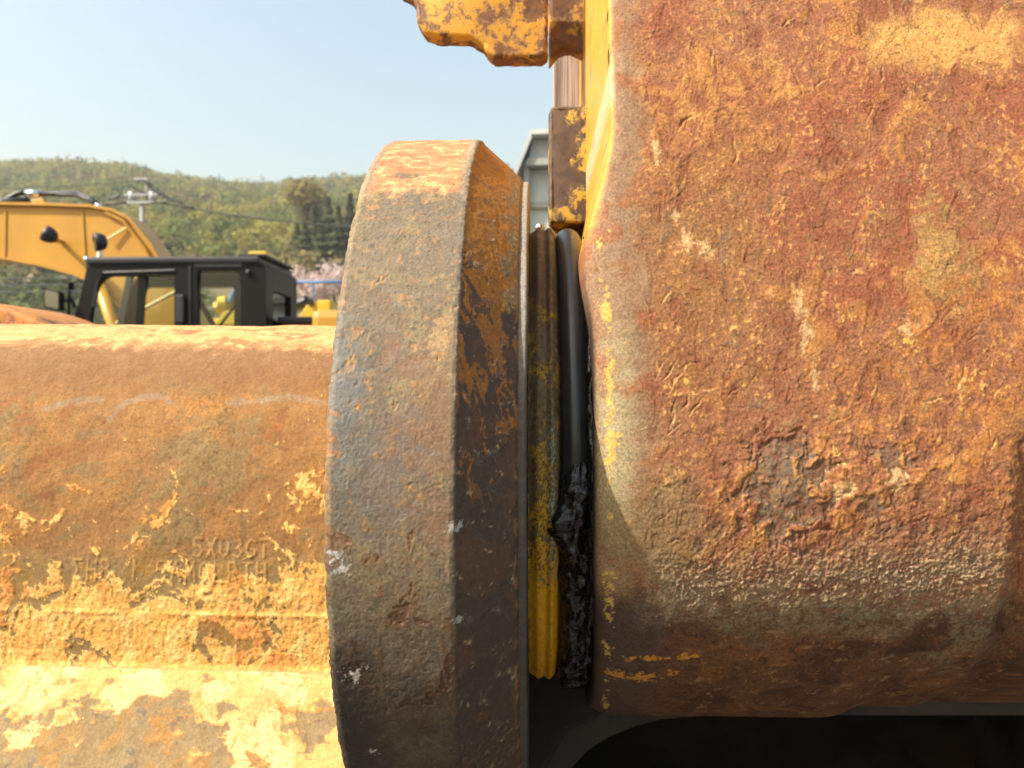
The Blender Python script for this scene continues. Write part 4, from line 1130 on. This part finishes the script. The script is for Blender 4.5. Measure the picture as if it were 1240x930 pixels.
    C = mixc(C, lin(250, 210, 140, K), crest*st(f4+f3, .8, 1.8)*.6)
    # pale grey tide mark (a dried arc of mud)
    for pts in ([(45, 494), (62, 488), (90, 482), (110, 483)], [(125, 505), (138, 491), (160, 479), (185, 477), (202, 485)], [(270, 484), (310, 482), (345, 474), (390, 482)]):
        d = np.full(X.shape, 99.0)
        for (x0, y0), (x1, y1) in zip(pts[:-1], pts[1:]):
            p0 = np.array([A_(x0, y0), S_(y0)]); p1 = np.array([A_(x1, y1), S_(y1)]); e = p1-p0
            t = np.clip(((X-p0[0])*e[0]+(Sg-p0[1])*e[1])/(e@e), 0, 1); d = np.minimum(d, np.hypot(X-p0[0]-t*e[0], Sg-p0[1]-t*e[1]))
        C = mixc(C, lin(168, 140, 112, K), (1-st(d+1.0*f3, .6, 3.2))*.75)
    # lower: olive-grey bared metal and yellow paint
    ol = mixc(np.zeros_like(C)+lin(158, 130, 80, K), lin(176, 132, 66, K), st(f2, .0, 1.0))
    C = mixc(C, ol, st(Sg+2*f2, S_(655), S_(690))*.85)
    ye = mixc(np.zeros_like(C)+lin(240, 178, 84, K), lin(250, 206, 116, K), st(f3+.4*f4, -.2, 1.0))
    ye = mixc(ye, lin(226, 138, 58, K), st(f2+.5*f3, .6, 1.4)*.75)
    ye = mixc(ye, lin(176, 110, 56, K), st(f4+.3*f5, 1.3, 2.0)*.5)
    C = mixc(C, ye, paint*(Sg > S_(560))*(Sg <= s812))
    C = mixc(C, lin(244, 190, 104, K), fleck*.85)
    C = mixc(C, lin(236, 178, 96, K), let*.3)
    lo2 = (Sg > s812)
    y3 = mixc(np.zeros_like(C)+lin(238, 184, 106, K), lin(246, 208, 142, K), st(f2, -.2, .9))
    y3 = mixc(y3, lin(240, 176, 92, K), st(f3+.5*f4, .2, 1.4)*.5)
    y3 = mixc(y3, lin(226, 148, 66, K), (1-ragged)*.75 + st(f3+.5*f7+.3*f4, 1.0, 1.8)*.6)
    g3 = mixc(np.zeros_like(C)+lin(164, 138, 96, K), lin(184, 140, 80, K), st(f2, .1, 1.0))
    g3 = mixc(g3, lin(196, 138, 66, K), st(f7+.4*f3, .5, 1.5)*.7)
    g3 = mixc(g3, lin(120, 108, 100, K), st(f3-.3*f2, 1.0, 1.8)*.7)
    C = mixc(C, g3, lo2*1.0)
    C = mixc(C, y3, lo2*paint)
    C = mixc(C, lin(70, 52, 40), pits*.8)
    C = mixc(C, lin(190, 140, 90), np.exp(-((Sg-s812)/.8)**2)*.5)
    R = .86 + 0*X - .08*lo2*paint
    g_ = C.mean(-1, keepdims=True); C = C*.9 + g_*.1*np.array([1.0, 1.0, .8])
    o = grid_object('beam', P, C, R, M['arm'], root)
    # rusty orange cheek rising behind the beam
    cx, cz, cy, r = at(-60, 0, .86).x, at(0, 620, .86).z, .86, at(0, 361, .86).z-at(0, 620, .86).z
    mb = MB(); poly = [(cx+r*1.0*math.cos(t)*.95, cz+r*math.sin(t)) for t in np.linspace(0, 2*math.pi, 72, endpoint=False)]
    mb.prism(poly, cy, cy+.14)
    ck = mb.build('rear_cheek', chipped('orange_cheek', (.44, .17, .02), (.19, .07, .03), (.09, .04, .02), 14, .55, .06), root, bevel=.006)
    ck.data.polygons.foreach_set('use_smooth', [False]*len(ck.data.polygons))
build_beam(arm)

# ------------------------------------------------------------------ bushing, seal, grease
def build_bush():
    xs = np.linspace(-.0043, .0112, 46)
    r = .1340 + .0030*np.exp(-((xs-.0010)/.0032)**2) + .0034*np.exp(-((xs-.0072)/.0024)**2) - .004*st(xs, .0098, .0112)
    prof = np.array([(-.0043, .115)]+list(zip(xs, r))+[(.0112, .115)])
    th = np.radians(np.concatenate([np.linspace(-180, -84, 20), np.linspace(-83, 83, 500), np.linspace(84, 180, 20)]))
    tb = lambda py: float(np.interp(py, [280, 360, 440, 560, 640, 700, 760, 825], np.radians([72, 27, 13, -3, -13, -21, -31, -72])))
    def rel(X, S, B, T, r):
        return .12*fbm(X, B, 12, 4, 301) + .05*fbm(X, B, 3, 4, 302)
    def colr(X, S, B, T, r, h):
        f2 = fbm(X, B*.7, 9, 5, 303, .65, warp=.6); f4 = fbm(X, B, 2.2, 4, 304, .7); f3 = fbm(X, B*.5, 5, 4, 305)
        C = np.zeros(X.shape+(3,)) + lin(112, 94, 64)
        C = mixc(C, lin(150, 126, 62), st(f2+.3*f4, -.1, .7)*st(T, tb(480), tb(400)))
        C = mixc(C, lin(168, 122, 56), st(f2+.5*f4, .3, 1.0)*.8)
        C = mixc(C, lin(198, 150, 36), st(f2+.6*f4 + 1.7*st(-T, -tb(500), -tb(720)) - .85, -.1, .15))
        C = mixc(C, lin(168, 168, 148), np.exp(-((X-7.2)/2.0)**2)*st(-T, -tb(430), -tb(500))*(1-st(-T, -tb(640), -tb(740)))*st(f4+.5*f3, -.4, .3)*.9)
        C = mixc(C, lin(46, 40, 34), st(f4+.3*f2, .5, .9)*.75*(1-st(-T, -tb(715), -tb(735))))
        C = mixc(C, lin(214, 158, 22), st(-T+.02*f4, -tb(706), -tb(722))*st(X, -3.6, -2.6))
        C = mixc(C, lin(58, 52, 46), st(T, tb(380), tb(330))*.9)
        return C, .55 + .1*f2
    o = revolve_grid('bushing', prof, th, rel, colr, M['bush'], None)
    tag(o, 'worn yellow painted steel bushing ring between flange and black seal', 'bushing')
build_bush()
def grease_mat():
    m, t, p = newmat('black_grease')
    n = noise(t, 350, 5, .7); n2 = noise(t, 1300, 3, .6)
    t.links.new(ramp(t, n.outputs[0], [(.35, (.004, .004, .004)), (.65, (.012, .0115, .011))]), p.inputs['Base Color'])
    t.links.new(ramp(t, n2.outputs[0], [(.35, (.16,)*3), (.65, (.42,)*3)]), p.inputs['Roughness'])
    p.inputs['Specular IOR Level'].default_value = .5
    b = bumpn(t, n.outputs[0], .3, .0008); b = bumpn(t, n2.outputs[0], .25, .0003, b); t.links.new(b, p.inputs['Normal'])
    return m
M['grease'] = grease_mat()
M['oring'] = plain('black_rubber_seal', (.022, .022, .023), .30, var=.25, scale=120, spec=.5, bump=.0004)
def ring_mesh(th, ph, centre, radius, seed, amp):
    """swept ring section; centre(T)->(X,r), radius(T,phi)"""
    T, Ph = np.meshgrid(th, ph, indexing='ij')
    cx, cr = centre(T); rr = radius(T, Ph)
    rr = rr*(1 + amp*fbm(T*130, Ph*9, 11, 3, seed, .4) + amp*.35*fbm(T*130, Ph*9, 4.2, 2, seed+1, .35))
    r = cr + rr*np.cos(Ph); X = cx + rr*np.sin(Ph)
    return np.stack([X, AX - r*np.cos(T), H+AZ_ + r*np.sin(T)], -1)
def build_seal():
    th = np.linspace(-math.pi, math.pi, 400); ph = np.linspace(0, 2*math.pi, 40)
    P = ring_mesh(th, ph, lambda T: (.0185, .1298), lambda T, p: .0074+0*T, 1, 0)
    o = grid_object('seal_ring', P, np.ones(P.shape)*.02, np.ones(P.shape[:2])*.4, M['oring'], None)
    tag(o, 'smooth black rubber seal ring squeezed between bushing and rusty bracket', 'seal')
    D = math.radians
    root = thing('grease', 'lumpy glossy black grease squeezed out over the rubber seal', 'grease', (.02, .36, 0))
    th = np.radians(np.linspace(-84, 8, 420)); ph = np.linspace(0, 2*math.pi, 70)
    def cen(T):
        d = np.degrees(T)
        return .0195 - .0026*np.exp(-((d+11)/5.5)**2) + .001*st(-d, 24, 30), .1335+0*T
    def rad(T, p):
        d = np.degrees(T)
        base = .0012 + .0060*st(-d, -6, 4) + .0016*np.exp(-((d+11)/5)**2) + .0010*np.exp(-((d+24)/4)**2) + .0012*st(-d, 30, 70)
        base = base*st(d, -84, -78)
        return base*(1 + .28*np.exp(-((d+11)/5)**2)*np.clip(-np.sin(p), 0, 1))
    P = ring_mesh(th, ph, cen, rad, 5, .13)
    grid_object('grease_clump', P, np.ones(P.shape)*.02, np.ones(P.shape[:2])*.4, M['grease'], root)
    th = np.radians(np.linspace(-70, 60, 420)); ph = np.linspace(0, 2*math.pi, 30)
    P = ring_mesh(th, ph, lambda T: (.0262, .1395), lambda T, p: .0008+.0016*st(-np.degrees(T), -55, -18), 9, .22)
    grid_object('grease_bead', P, np.ones(P.shape)*.02, np.ones(P.shape[:2])*.4, M['grease'], root)
build_seal()

# ------------------------------------------------------------------ air
def build_haze():
    m = bpy.data.materials.new('hazy_air'); m.use_nodes = True; t = m.node_tree; t.nodes.remove(t.nodes['Principled BSDF'])
    v = nd(t, 'ShaderNodeVolumePrincipled'); v.inputs['Color'].default_value = (.86, .92, .97, 1); v.inputs['Density'].default_value = .00042
    v.inputs['Anisotropy'].default_value = 0.0
    t.links.new(v.outputs[0], t.nodes['Material Output'].inputs['Volume'])
    o = MB().box((-700, -90, -2), (700, 560, 150)).build('haze', m); o['kind'] = 'stuff'
    tag(o, 'thin pale haze in the air between the yard and the hill', 'haze')
build_haze()
